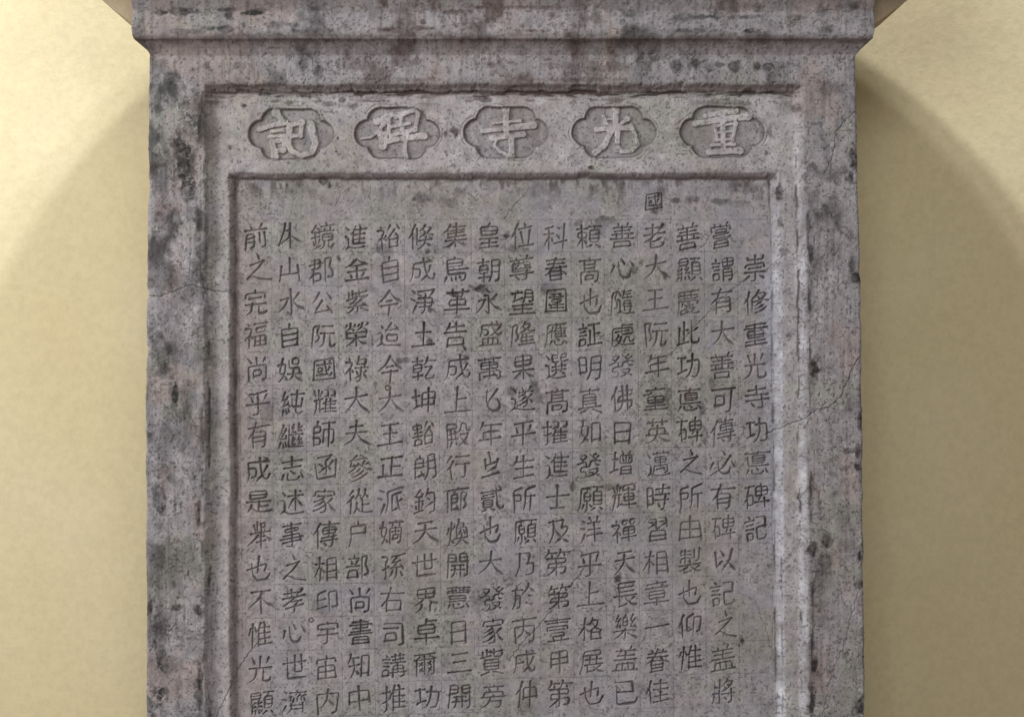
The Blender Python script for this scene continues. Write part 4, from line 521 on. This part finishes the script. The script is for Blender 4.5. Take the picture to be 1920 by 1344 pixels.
# dark soot and lichen patches on the outer frame
soot = sstep(0.10, 0.48, fbm(55, 75, 4)) * outer
speck = sstep(0.40, 0.58, fbm(6, 7, 2) + 0.30 * nC) * (0.30 + 0.55 * outer)
soot_all = np.zeros((H, W), np.float32)
sn = fbm(16, 20, 4, 0.65)
def blotch(x, y, rx, ry, s=1.0, bite=0.9):
    d = np.hypot((PX - x) / rx, (PY - y) / ry)
    v = sstep(1.05, 0.45, d + sn * bite) * s
    np.maximum(soot_all, v, out=soot_all)
for b in [(345, 300, 22, 60, 1.0), (335, 268, 26, 16, .75), (362, 215, 26, 40, .65), (375, 235, 10, 60, .6), (300, 165, 26, 18, .35), (352, 345, 16, 34, 1.0),
          (312, 395, 14, 30, .5), (372, 420, 8, 40, .7), (368, 500, 14, 36, .6), (300, 650, 24, 60, .55), (305, 690, 20, 30, .7), (328, 735, 10, 32, .95), (350, 750, 12, 50, .5),
          (282, 820, 8, 16, .7), (300, 930, 12, 60, .7), (372, 965, 7, 40, .75), (300, 1050, 18, 40, .6), (280, 1140, 9, 26, .8), (330, 1138, 12, 7, .95), (372, 1145, 8, 14, 1.0),
          (300, 1180, 22, 50, .6), (305, 1240, 16, 30, .85), (300, 1300, 16, 30, .8), (374, 1280, 9, 70, .75), (283, 1320, 10, 40, .6), (322, 1245, 12, 20, .4),
          (1528, 690, 12, 26, .95), (1605, 520, 12, 16, .95), (1598, 500, 10, 24, .6), (1600, 300, 9, 26, .9), (1595, 330, 8, 14, .8), (1525, 310, 14, 16, .7), (1560, 330, 30, 20, .45), (1525, 365, 12, 10, .5),
          (1606, 875, 10, 14, 1.0), (1590, 845, 22, 8, .7), (1608, 850, 8, 26, .8), (1612, 790, 6, 26, .8), (1600, 760, 14, 20, .4), (1525, 1030, 12, 16, 1.0), (1550, 1015, 12, 22, .85), (1545, 1060, 26, 26, .6), (1612, 1040, 6, 22, .9), (1610, 1095, 8, 8, .8),
          (1527, 1250, 7, 26, 1.0), (1522, 1310, 8, 40, .9), (1612, 1320, 10, 26, .9), (1524, 1210, 10, 12, .6), (1520, 480, 7, 36, .8), (1530, 500, 12, 24, .5), (1550, 165, 26, 18, .4), (1495, 200, 10, 8, .6),
          (1462, 358, 9, 22, .8), (1478, 470, 12, 8, .6), (1465, 415, 6, 10, .6), (1478, 545, 9, 6, .5), (1482, 628, 10, 6, .6),
          (1390, 830, 5, 10, .4), (1255, 745, 8, 26, .55), (1325, 820, 7, 22, .6), (1320, 770, 7, 22, .55), (1338, 718, 8, 14, .6), (1392, 1010, 5, 14, .5), (1395, 1206, 8, 14, .8), (1390, 1215, 6, 8, .9), (1530, 232, 18, 6, .6),
          (1045, 505, 12, 10, .7), (1025, 540, 16, 10, .8), (1135, 410, 24, 12, .7), (1125, 425, 10, 24, .55), (895, 540, 22, 10, .9), (850, 548, 16, 8, .8), (948, 440, 12, 8, .8), (965, 465, 12, 6, .6),
          (805, 580, 6, 6, .8), (715, 465, 22, 12, .6), (800, 470, 6, 6, .7), (760, 675, 9, 6, .8), (1085, 415, 14, 8, .5), (1150, 915, 30, 8, .5), (1075, 915, 6, 12, .7), (1160, 1090, 7, 9, 1.0), (1178, 1150, 6, 6, .6),
          (960, 735, 10, 10, .7), (1000, 725, 14, 16, .7), (1010, 745, 20, 10, .5), (985, 465, 14, 6, .5), (985, 570, 8, 8, .35), (1250, 515, 8, 10, .8), (1245, 420, 6, 6, .6), (1190, 505, 6, 8, .8), (1205, 490, 5, 10, .6),
          (735, 730, 5, 5, .3), (595, 490, 5, 7, .6), (632, 482, 6, 8, .8), (805, 640, 8, 8, .8), (745, 676, 6, 6, .8), (690, 540, 20, 8, .4), (700, 720, 5, 4, .6), (500, 770, 26, 40, .35), (545, 850, 40, 30, .3), (500, 960, 20, 60, .25),
          (600, 1145, 20, 16, .45), (1000, 1300, 8, 20, .5), (985, 1330, 20, 20, .35), (1065, 1315, 8, 8, .4), (905, 1130, 30, 26, .35), (890, 1125, 14, 10, .35), (1240, 355, 22, 12, .35), (1270, 372, 12, 8, .7), (1305, 370, 16, 10, .8), (1352, 374, 24, 9, .8), (1400, 350, 30, 12, .5), (1390, 380, 26, 8, .5), (1230, 390, 8, 8, .6),
          (1010, 350, 40, 18, .5), (1025, 380, 16, 12, .45), (790, 370, 22, 14, .4), (845, 375, 22, 18, .4), (775, 370, 5, 6, .8), (803, 372, 10, 6, .6), (600, 338, 14, 8, .8), (615, 345, 6, 10, .8), (550, 350, 40, 14, .35), (1118, 350, 10, 14, .6), (1215, 340, 12, 10, .5),
          (848, 243, 16, 8, .85), (855, 250, 8, 9, .8), (835, 248, 7, 7, .6), (640, 185, 10, 5, .8), (615, 192, 14, 5, .7), (660, 195, 12, 8, .6), (540, 190, 16, 6, .6), (455, 195, 8, 6, .8), (1108, 312, 7, 5, .9), (628, 282, 4, 4, .9), (632, 258, 3, 5, .8), (428, 275, 5, 7, .7), (1440, 285, 5, 8, .7), (1446, 245, 6, 14, .6), (1395, 192, 30, 6, .5), (1350, 190, 60, 8, .5)]:
    blotch(*b)
for b in [(345, 312, 14, 46, 1.0), (350, 350, 12, 22, 1.0), (338, 272, 18, 8, .9), (374, 240, 6, 44, .85), (352, 205, 14, 26, .7), (328, 735, 7, 26, 1.0), (372, 1145, 6, 11, 1.0), (330, 1138, 9, 5, 1.0),
          (1605, 873, 8, 11, 1.0), (1527, 690, 8, 20, 1.0), (1604, 522, 8, 9, 1.0), (1600, 300, 6, 18, 1.0), (1524, 1030, 7, 10, 1.0), (1525, 1250, 5, 20, 1.0), (1614, 1325, 7, 18, 1.0), (1614, 790, 4, 20, .9), (283, 1135, 5, 18, .9), (300, 1240, 10, 24, .8), (304, 940, 8, 40, .8), (374, 1290, 5, 60, .9), (372, 965, 4, 34, .9), (318, 655, 14, 22, .7)]:
    blotch(*b, 0.55)
# rows of droppings on the lintel and the cornice
for b in [(310, 30, 22, 7, .85), (350, 28, 46, 8, .8), (430, 24, 30, 6, .8), (478, 30, 36, 9, 1.0), (435, 35, 12, 12, .8), (420, 60, 40, 8, .75), (360, 66, 40, 6, .6), (462, 52, 5, 8, .8), (590, 64, 50, 6, .7), (530, 52, 60, 6, .45), (740, 62, 50, 9, .8), (800, 60, 40, 6, .7), (795, 48, 8, 8, .7), (870, 55, 14, 16, .6), (898, 52, 12, 14, .6), (850, 28, 50, 6, .7), (900, 20, 40, 5, .7), (980, 20, 120, 4, .5), (1000, 64, 30, 5, .7), (1180, 58, 26, 8, .6), (1175, 32, 16, 10, .6), (1110, 38, 24, 14, .5), (1280, 38, 22, 8, .6), (1320, 38, 30, 6, .7), (1390, 38, 60, 5, .6), (1340, 22, 20, 8, .6), (1415, 20, 10, 10, .6), (1490, 38, 20, 7, .6), (1300, 64, 60, 5, .7), (1400, 64, 20, 6, .9), (1420, 62, 12, 8, .9), (1600, 22, 26, 16, .7), (1545, 60, 16, 10, .5), (722, 12, 8, 12, .8), (918, 12, 8, 10, .7), (715, 40, 10, 6, .6), (1035, 35, 10, 8, .5), (570, 35, 16, 14, .5), (700, 38, 10, 10, .4),
          (300, 122, 14, 14, .5), (388, 125, 10, 8, .6), (362, 132, 8, 8, .5), (445, 125, 14, 9, .5), (565, 120, 14, 14, .55), (598, 130, 14, 14, .65), (692, 142, 6, 8, .6), (510, 130, 10, 12, .4), (922, 122, 12, 8, .7), (935, 118, 6, 6, .7), (955, 118, 10, 5, .5), (1035, 122, 14, 12, .5), (1070, 124, 8, 10, .6), (1105, 122, 26, 12, .45), (1150, 122, 20, 12, .5), (1268, 125, 12, 14, .8), (1305, 118, 16, 10, .8), (1350, 122, 12, 5, .7), (1378, 126, 14, 14, .8), (1420, 124, 10, 10, .8), (1442, 126, 14, 10, .9), (1330, 132, 5, 5, .7), (1470, 124, 10, 10, .5), (752, 108, 10, 8, .5), (780, 118, 12, 8, .4), (690, 148, 40, 4, .4), (780, 150, 50, 5, .4), (1080, 150, 90, 5, .5)]:
    blotch(*b)
soot_all = np.maximum(soot_all, soot * 0.62 * (1 - 0.5 * sstep(430, 620, PY + 0 * PX)))
soot_all = np.clip(soot_all * (0.95 + 0.55 * sn + 0.35 * fbm(7, 7, 2)), 0, 1)
reddish = sstep(-0.2, 0.3, vnoise(260, 240))
dark = np.zeros((H, W, 3), np.float32); dark[:] = (0.017, 0.017, 0.017)
dark = mix(dark, (0.050, 0.026, 0.025), np.clip(reddish * top + 0.25 * reddish, 0, 1))
def apply(colr, t, k=1.0):
    t = np.clip(t * k, 0, 1)[..., None]
    return colr * (1 - t) + dark * t
col = apply(col, soot_all, 1.0)
col = apply(col, speck, 0.50)
ridge = np.maximum(sstep(0.055, 0.012, np.abs(fbm(26, 34, 3))) * sstep(0.0, 0.35, fbm(60, 60, 2)), sstep(0.05, 0.01, np.abs(fbm(15, 12, 2))) * sstep(0.12, 0.4, fbm(45, 45, 2)))
col = apply(col, ridge, 0.20) ; col = apply(col, ridge * outer, 0.18)
scr = sstep(0.05, 0.01, np.abs(fbm(40, 18, 3))) * sstep(0.1, 0.4, fbm(50, 50, 2))
col = mix(col, (0.42, 0.40, 0.41), scr * 0.40)
low = 1 - 0.62 * sstep(430, 620, PY + 60 * nB)
sootb = low * sstep(0.02, 0.36, fbm(34, 52, 5, 0.55) + 0.35 * nB) * outer * sstep(95, 190, PY + 40 * nB)
col = apply(col, sootb * sstep(1500, 700, PX + 0 * PY + 200 * nB), 0.62)
col = apply(col, sootb, 0.22)
pepper = sstep(0.52, 0.70, vnoise(3.2, 3.2) + 0.2 * nB); col = apply(col, pepper, 0.50)
blue_grey = sstep(0.15, 0.5, fbm(110, 60, 3)) * in2 * 0.35
col = mix(col, (0.255, 0.250, 0.285), blue_grey)
# grime packed into the moulding hollows, with bevel shade painted in
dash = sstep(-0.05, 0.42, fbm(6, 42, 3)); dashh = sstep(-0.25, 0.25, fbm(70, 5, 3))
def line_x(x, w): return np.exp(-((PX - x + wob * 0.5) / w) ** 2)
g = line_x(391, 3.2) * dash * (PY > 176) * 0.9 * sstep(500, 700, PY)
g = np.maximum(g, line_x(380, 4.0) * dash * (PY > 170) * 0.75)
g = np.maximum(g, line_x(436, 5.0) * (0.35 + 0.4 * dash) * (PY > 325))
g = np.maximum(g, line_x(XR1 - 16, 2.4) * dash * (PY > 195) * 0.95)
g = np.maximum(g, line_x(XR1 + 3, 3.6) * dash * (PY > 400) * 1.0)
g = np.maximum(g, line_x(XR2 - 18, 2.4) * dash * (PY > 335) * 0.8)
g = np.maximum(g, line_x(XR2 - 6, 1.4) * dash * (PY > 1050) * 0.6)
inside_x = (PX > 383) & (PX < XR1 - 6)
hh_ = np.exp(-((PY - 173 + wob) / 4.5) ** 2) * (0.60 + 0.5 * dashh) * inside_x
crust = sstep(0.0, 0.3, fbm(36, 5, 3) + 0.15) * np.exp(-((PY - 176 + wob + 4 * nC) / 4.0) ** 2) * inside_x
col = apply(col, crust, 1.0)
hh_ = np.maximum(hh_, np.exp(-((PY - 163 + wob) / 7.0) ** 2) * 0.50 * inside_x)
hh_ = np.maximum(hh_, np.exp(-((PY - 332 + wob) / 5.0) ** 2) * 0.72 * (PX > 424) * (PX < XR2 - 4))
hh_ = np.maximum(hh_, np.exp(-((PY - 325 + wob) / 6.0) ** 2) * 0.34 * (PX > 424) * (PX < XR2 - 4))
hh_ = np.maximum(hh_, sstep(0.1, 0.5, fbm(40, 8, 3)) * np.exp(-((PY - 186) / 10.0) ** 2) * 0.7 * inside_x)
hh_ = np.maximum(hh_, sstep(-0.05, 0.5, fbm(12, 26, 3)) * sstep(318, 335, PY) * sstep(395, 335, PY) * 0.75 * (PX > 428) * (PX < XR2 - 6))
# shade painted under the cornice, in its cove and on the upper fascia
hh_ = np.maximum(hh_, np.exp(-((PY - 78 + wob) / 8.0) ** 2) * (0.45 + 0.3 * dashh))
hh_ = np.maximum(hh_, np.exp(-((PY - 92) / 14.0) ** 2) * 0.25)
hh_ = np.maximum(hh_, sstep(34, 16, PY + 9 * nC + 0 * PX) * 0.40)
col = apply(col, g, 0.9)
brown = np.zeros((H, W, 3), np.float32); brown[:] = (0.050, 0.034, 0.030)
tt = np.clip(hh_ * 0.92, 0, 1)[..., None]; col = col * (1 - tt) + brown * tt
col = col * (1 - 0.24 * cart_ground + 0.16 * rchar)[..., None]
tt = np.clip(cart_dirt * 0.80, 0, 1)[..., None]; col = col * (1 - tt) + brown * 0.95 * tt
col = apply(col, crack, 0.80)
col = apply(col, rule, 0.62)
# soot rubbed into the carved strokes
ink = np.zeros((H, W, 3), np.float32); ink[:] = (0.026, 0.023, 0.024)
redpatch = sstep(0.1, 0.45, fbm(90, 70, 3)) * 0.55
ink = mix(ink, (0.066, 0.026, 0.025), redpatch)
fade = 0.72 + 0.28 * np.clip(nB * 1.6 + 0.6, 0, 1)
tt = np.clip(glyph * fade * 1.0, 0, 1)[..., None]; col = col * (1 - tt) + ink * tt
col = np.clip(col, 0.012, 0.75)

def sample(img, px, py):
    ix = np.clip(np.rint(px - GX0).astype(int), 0, W - 1); iy = np.clip(np.rint(py - GY0).astype(int), 0, H - 1)
    return img[iy, ix]

# ------------------------------------------------------------------ materials
def new_mat(name):
    m = bpy.data.materials.new(name); m.use_nodes = True
    nt = m.node_tree; return m, nt, nt.nodes['Principled BSDF']
def stone_material():
    m, nt, bs = new_mat('weathered_stone'); N = nt.nodes.new; Lk = nt.links.new
    at = N('ShaderNodeAttribute'); at.attribute_name = 'pigment'
    tc = N('ShaderNodeTexCoord')
    n1 = N('ShaderNodeTexNoise'); n1.inputs['Scale'].default_value = 420; n1.inputs['Detail'].default_value = 3; n1.inputs['Roughness'].default_value = 0.65
    mr = N('ShaderNodeMapRange'); mr.inputs[1].default_value = 0.25; mr.inputs[2].default_value = 0.75; mr.inputs[3].default_value = 0.86; mr.inputs[4].default_value = 1.14
    mx = N('ShaderNodeMix'); mx.data_type = 'RGBA'; mx.blend_type = 'MULTIPLY'; mx.inputs[0].default_value = 1.0
    Lk(tc.outputs['Object'], n1.inputs['Vector']); Lk(n1.outputs[0], mr.inputs[0])
    Lk(at.outputs['Color'], mx.inputs[6]); Lk(mr.outputs[0], mx.inputs[7]); Lk(mx.outputs[2], bs.inputs['Base Color'])
    n2 = N('ShaderNodeTexNoise'); n2.inputs['Scale'].default_value = 300; n2.inputs['Detail'].default_value = 5
    bp = N('ShaderNodeBump'); bp.inputs['Strength'].default_value = 0.35; bp.inputs['Distance'].default_value = 0.0012
    Lk(tc.outputs['Object'], n2.inputs['Vector']); Lk(n2.outputs[0], bp.inputs['Height']); Lk(bp.outputs[0], bs.inputs['Normal'])
    n3 = N('ShaderNodeTexNoise'); n3.inputs['Scale'].default_value = 30
    mr2 = N('ShaderNodeMapRange'); mr2.inputs[3].default_value = 0.62; mr2.inputs[4].default_value = 0.92
    Lk(tc.outputs['Object'], n3.inputs['Vector']); Lk(n3.outputs[0], mr2.inputs[0]); Lk(mr2.outputs[0], bs.inputs['Roughness'])
    bs.inputs['Specular IOR Level'].default_value = 0.3
    return m
STONE = stone_material()

# ------------------------------------------------------------------ mesh helpers
def make_mesh(name, V, F, mat, colors=None, parent=None, smooth=True):
    V = np.asarray(V, np.float32); F = np.asarray(F, np.int32)
    me = bpy.data.meshes.new(name)
    me.vertices.add(len(V)); me.vertices.foreach_set('co', V.ravel())
    k = F.shape[1]
    me.loops.add(F.size); me.loops.foreach_set('vertex_index', F.ravel())
    me.polygons.add(len(F)); me.polygons.foreach_set('loop_start', np.arange(0, F.size, k, dtype=np.int32))
    try: me.polygons.foreach_set('loop_total', np.full(len(F), k, np.int32))
    except Exception: pass
    me.polygons.foreach_set('use_smooth', np.full(len(F), smooth, bool))
    me.update(calc_edges=True); me.validate()
    if colors is not None:
        a = me.color_attributes.new('pigment', 'FLOAT_COLOR', 'POINT')
        c = np.ones((len(V), 4), np.float32); c[:, :3] = colors
        a.data.foreach_set('color', c.ravel())
    me.materials.append(mat)
    o = bpy.data.objects.new(name, me); sc.collection.objects.link(o)
    if parent: o.parent = parent
    return o
def empty(name, loc, label, cat):
    o = bpy.data.objects.new(name, None); o.location = loc; o.empty_display_size = 0.2
    sc.collection.objects.link(o); o['label'] = label; o['category'] = cat; return o

# ------------------------------------------------------------------ the setting
ZF = WZ(FLOOR_PY)
def wall_and_floor():
    m, nt, bs = new_mat('yellow_plaster'); N = nt.nodes.new; Lk = nt.links.new
    tc = N('ShaderNodeTexCoord')
    a = N('ShaderNodeTexNoise'); a.inputs['Scale'].default_value = 3.2; a.inputs['Detail'].default_value = 5
    r = N('ShaderNodeValToRGB'); r.color_ramp.elements[0].position = 0.32; r.color_ramp.elements[1].position = 0.68
    r.color_ramp.elements[0].color = (0.606, 0.522, 0.318, 1); r.color_ramp.elements[1].color = (0.632, 0.560, 0.368, 1)
    e = r.color_ramp.elements.new(0.5); e.color = (0.608, 0.538, 0.334, 1)
    Lk(tc.outputs['Object'], a.inputs['Vector']); Lk(a.outputs[0], r.inputs[0])
    sp = N('ShaderNodeTexNoise'); sp.inputs['Scale'].default_value = 90; sp.inputs['Detail'].default_value = 6; sp.inputs['Roughness'].default_value = 0.7
    sr = N('ShaderNodeMapRange'); sr.inputs[1].default_value = 0.25; sr.inputs[2].default_value = 0.60; sr.inputs[3].default_value = 0.86; sr.inputs[4].default_value = 1.0
    Lk(tc.outputs['Object'], sp.inputs['Vector']); Lk(sp.outputs[0], sr.inputs[0])
    mx = N('ShaderNodeMix'); mx.data_type = 'RGBA'; mx.blend_type = 'MULTIPLY'; mx.inputs[0].default_value = 1
    Lk(r.outputs[0], mx.inputs[6]); Lk(sr.outputs[0], mx.inputs[7]); Lk(mx.outputs[2], bs.inputs['Base Color'])
    b1 = N('ShaderNodeTexNoise'); b1.inputs['Scale'].default_value = 130; b1.inputs['Detail'].default_value = 4; b1.inputs['Roughness'].default_value = 0.6
    b2 = N('ShaderNodeTexNoise'); b2.inputs['Scale'].default_value = 14; b2.inputs['Detail'].default_value = 6
    ad = N('ShaderNodeMath'); ad.operation = 'MULTIPLY_ADD'; ad.inputs[1].default_value = 3.0
    Lk(tc.outputs['Object'], b1.inputs['Vector']); Lk(tc.outputs['Object'], b2.inputs['Vector'])
    Lk(b2.outputs[0], ad.inputs[0]); Lk(b1.outputs[0], ad.inputs[2])
    bp = N('ShaderNodeBump'); bp.inputs['Strength'].default_value = 0.19; bp.inputs['Distance'].default_value = 0.0016
    Lk(ad.outputs[0], bp.inputs['Height']); Lk(bp.outputs[0], bs.inputs['Normal'])
    bs.inputs['Roughness'].default_value = 0.9; bs.inputs['Specular IOR Level'].default_value = 0.15
    x0, x1, z0, z1, y0, y1 = -2.5, 2.5, ZF, 2.4, WALL_Y, WALL_Y + 0.2
    V = [(x, y, z) for x in (x0, x1) for y in (y0, y1) for z in (z0, z1)]
    F = [(0, 4, 5, 1), (2, 3, 7, 6), (0, 1, 3, 2), (4, 6, 7, 5), (1, 5, 7, 3), (0, 2, 6, 4)]
    o = make_mesh('wall', V, F, m, smooth=False)
    o['label'] = 'pale yellow plastered wall standing behind the carved stone stele'; o['category'] = 'wall'
    m, nt, bs = new_mat('floor_tile'); N = nt.nodes.new; Lk = nt.links.new
    n = N('ShaderNodeTexNoise'); n.inputs['Scale'].default_value = 6
    r = N('ShaderNodeValToRGB'); r.color_ramp.elements[0].color = (0.10, 0.06, 0.045, 1); r.color_ramp.elements[1].color = (0.17, 0.10, 0.07, 1)
    Lk(n.outputs[0], r.inputs[0]); Lk(r.outputs[0], bs.inputs['Base Color']); bs.inputs['Roughness'].default_value = 0.7
    o = make_mesh('floor', [(-6, -6, ZF), (6, -6, ZF), (6, WALL_Y + 0.2, ZF), (-6, WALL_Y + 0.2, ZF)], [(0, 1, 2, 3)], m, smooth=False)
    o['kind'] = 'structure'
wall_and_floor()

# ------------------------------------------------------------------ the stele
stele = empty('stele', (0, T / 2, ZF), 'weathered mauve grey stone stele carved with columns of characters, in front of the yellow wall', 'stone stele')
def child(o, parent):
    o.parent = parent
    return o
BX0, BX1, BY0, BY1 = 262, 1636, 96, 1440
px = np.arange(BX0, BX1 + 1, dtype=np.float32); py = np.arange(BY0, BY1 + 1, dtype=np.float32)
GPX, GPY = np.meshgrid(px, py)
sl = (slice(BY0 - GY0, BY1 + 1 - GY0), slice(BX0 - GX0, BX1 + 1 - GX0))
hb = h[sl].copy()
chipL = np.abs(vnoise(30, 40)[sl][:, 0]) * 2.4 + np.abs(vnoise(9, 9)[sl][:, 0]) * 1.2 + 3.0 * sstep(0.55, 0.9, vnoise(30, 26)[sl][:, 0])
chipR = np.abs(vnoise(30, 40)[sl][:, 5]) * 2.4 + np.abs(vnoise(9, 9)[sl][:, 5]) * 1.2
L = (EL[BY0 - GY0:BY1 + 1 - GY0, 0] + chipL - 1.5)[:, None]; R = (ER[BY0 - GY0:BY1 + 1 - GY0, 0] - chipR + 1.5)[:, None]
edge_d = np.minimum(GPX - L, R - GPX)
hb -= 4.0 * np.clip(1 - edge_d / 5.0, 0, 1) ** 2
XX = np.clip(GPX, L, R)
ny, nx = XX.shape
inv = stele.matrix_world
OFF = np.array([0, T / 2, ZF], np.float32)
Vall = np.stack([(XX - CX) * S, -hb * S, (CY - GPY) * S], -1).reshape(-1, 3) - OFF
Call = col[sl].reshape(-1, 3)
idx = np.arange(ny * nx).reshape(ny, nx)
Fall = np.stack([idx[1:, :-1], idx[1:, 1:], idx[:-1, 1:], idx[:-1, :-1]], -1)
valid = (XX[:-1, 1:] - XX[:-1, :-1] > 1e-4) | (XX[1:, 1:] - XX[1:, :-1] > 1e-4)
def fc(a): a = a[sl]; return a[:-1, :-1]
reg = np.zeros((ny - 1, nx - 1), np.int16)
reg[fc(np.asarray(d1)) > 0] = 1
reg[fc(np.asarray(d2)) > 0] = 2
cid = fc(cart_id); reg[cid >= 0] = 10 + cid[cid >= 0]
rid = fc(rchar_id); reg[rid >= 0] = 20 + rid[rid >= 0]
gc = fc(gcol); reg[gc >= 0] = 40 + gc[gc >= 0]
def region(code, name, parent):
    F = Fall[(reg == code) & valid]
    u, inv_ = np.unique(F, return_inverse=True)
    return make_mesh(name, Vall[u], inv_.reshape(-1, 4), STONE, Call[u], parent)
# slab: its framed front face, sides, back, top
F0 = Fall[(reg == 0) & valid]
iL = idx[np.arange(ny), np.argmax(GPX > L, axis=1) - 1]; iR = idx[np.arange(ny), nx - 1 - np.argmax((GPX < R)[:, ::-1], axis=1) + 1]
nb = len(Vall)
def back(i, y=T): v = Vall[i].copy(); v[:, 1] = y - OFF[1]; return v
steps = [0.010, 0.03, 0.07, 0.12, T]
extraV, extraF, extraC = [], [], []
base = nb
for side, ii in ((0, iL), (1, iR)):
    prev = ii
    for s in steps:
        v = back(ii, s); v[:, 0] += (1 if side == 0 else -1) * 0.0 ; cur = np.arange(base, base + ny); base += ny
        extraV.append(v); extraC.append(Call[ii] * 0.9)
        q = np.stack([prev[1:], prev[:-1], cur[:-1], cur[1:]], -1)
        extraF.append(q if side == 1 else q[:, ::-1]); prev = cur
    if side == 0: lastL = prev
    else: lastR = prev
extraF.append(np.stack([lastR[1:], lastR[:-1], lastL[:-1], lastL[1:]], -1))
VV = np.vstack([Vall] + extraV); CC = np.vstack([Call] + extraC); FF = np.vstack([F0] + extraF)
u, iv = np.unique(FF, return_inverse=True)
slab = make_mesh('slab', VV[u], iv.reshape(-1, 4), STONE, CC[u], stele)
border = region(1, 'moulded_border', stele)
panel = region(2, 'inscription_panel', stele)
for k in range(5):
    region(10 + k, 'cartouche', border)
TITLE = 'raised character'
for k in range(5):
    region(20 + k, 'raised_character', border)
for c in range(16):
    region(40 + c, 'text_column', panel)
region(56, 'carved_character', panel)

# cornice: a moulding that runs round the front and both sides
PROF = [(-60, 34), (-30, 32), (0, 30), (18, 27), (28, 25.5), (33, 27), (40, 28), (60, 28), (73, 28), (77, 27), (79, 25), (81, 21), (84, 16.5), (88, 11.5), (93, 7), (99, 3), (104, 0), (112, -2)]
def cornice():
    ys = np.array([p[0] for p in PROF], float); ps = np.array([p[1] for p in PROF], float)
    yy = np.unique(np.concatenate([np.linspace(-60, 112, 116), ys])); pp = np.interp(yy, ys, ps)
    x0, x1 = 282.0, 1606.0
    path = [(x0, d, -1, 0) for d in np.linspace(T / S, 6, 40)] + [(x0, 0, -1, -1)] + \
           [(f, 0, 9, -1) for f in np.linspace(0, 1, 690)[1:-1]] + [(x1, 0, 1, -1)] + [(x1, d, 1, 0) for d in np.linspace(6, T / S, 40)]
    P = np.array(path)
    m, n = len(P), len(yy)
    A = P[:, None, :]; 
    off = pp[None, :]
    X = np.where(A[..., 2] == 9, (x0 - off) + A[..., 0] * (x1 - x0 + 2 * off), A[..., 0] + A[..., 2] * off); A = np.where(A == 9, 0, A); D = A[..., 1] + A[..., 3] * off; Y = np.broadcast_to(yy[None, :], X.shape)
    dn = sample(nW * 0.9 + nW2 * 1.2 + nC * 0.8, X, Y) - 2.2 * sample(pits, X, Y) * 0.5
    edge = np.exp(-((Y - 74) / 5) ** 2); dn = dn - edge * np.abs(sample(nC, X, Y)) * 1.6
    X = X + A[..., 2] * dn; D = D + A[..., 3] * dn
    Y = Y + sample(nW2, X, Y) * 1.0
    V = np.stack([(X - CX) * S, D * S, (CY - Y) * S], -1).reshape(-1, 3) - OFF
    C = sample(col, X, Y).reshape(-1, 3)
    I = np.arange(m * n).reshape(m, n)
    F = np.stack([I[:-1, 1:], I[1:, 1:], I[1:, :-1], I[:-1, :-1]], -1).reshape(-1, 4)
    return make_mesh('cornice', V, F, STONE, C, stele)
cornice()
# roof cap: flared eaves at both ends, unseen rounded top shaped to cast the arch shadow
def prism(name, outline, y0, y1, parent, c, mat=None, sub=1):
    """outline: list of (px, py) clockwise as seen from the front"""
    n = len(outline); V, F = [], []
    ds = np.linspace(y0, y1, sub + 1)
    for d in ds:
        V += [((x - CX) * S, d, (CY - y) * S) for x, y in outline]
    V = np.array(V, np.float32) - OFF
    me = bpy.data.meshes.new(name)
    fs = []
    for s in range(sub):
        for i in range(n):
            j = (i + 1) % n
            fs.append((s * n + i, s * n + j, (s + 1) * n + j, (s + 1) * n + i))
    fs.append(tuple(range(n))[::-1]); fs.append(tuple(range(sub * n, sub * n + n)))
    me.from_pydata([tuple(v) for v in V], [], fs); me.update(); me.polygons.foreach_set('use_smooth', np.zeros(len(fs), bool))
    a = me.color_attributes.new('pigment', 'FLOAT_COLOR', 'POINT')
    cc = np.ones((len(V), 4), np.float32); cc[:, :3] = np.array(c) * rng.uniform(0.85, 1.1, (len(V), 1)); a.data.foreach_set('color', cc.ravel())
    me.materials.append(mat or STONE)
    o = bpy.data.objects.new(name, me); sc.collection.objects.link(o); o.parent = parent
    return o
ARC = dict(cx=950.0, cy=-102.0, r=876.0)
def arch(bottom):
    a0 = math.radians(2); pts = []
    for k in range(49):
        a = math.pi - k * math.pi / 48
        pts.append((ARC['cx'] + ARC['r'] * math.cos(a) * (1.09 if a < math.pi / 2 else 1.0), ARC['cy'] - ARC['r'] * math.sin(a)))
    return pts + bottom
def flare(side):
    # underside rises outwards from the cornice
    pts = [(258, 46), (240, 36), (215, 18), (190, 0), (150, -36), (110, -72), (74, -102)]
    if side > 0: pts = [(1896 - x, y - 4) for x, y in pts]
    return pts
lf = flare(-1); rf = flare(1)
prism('roof_cap', arch([p for p in rf[::-1]] + [(1606, 40), (290, 40)] + lf), 0.035, T, stele, (0.36, 0.29, 0.19), sub=24)
prism('skylight_blocker', arch([(1780, -70), (1600, -64), (300, -64), (110, -70)]), -0.085, 0.033, stele, (0.22, 0.19, 0.18), sub=2)  # added unseen block that keeps the skylight off the front face
prism('pedestal', [(190, 1436), (1710, 1436), (1730, 1460), (1730, FLOOR_PY), (170, FLOOR_PY), (170, 1460)], -0.09, T + 0.06, stele, (0.23, 0.21, 0.21), sub=1)
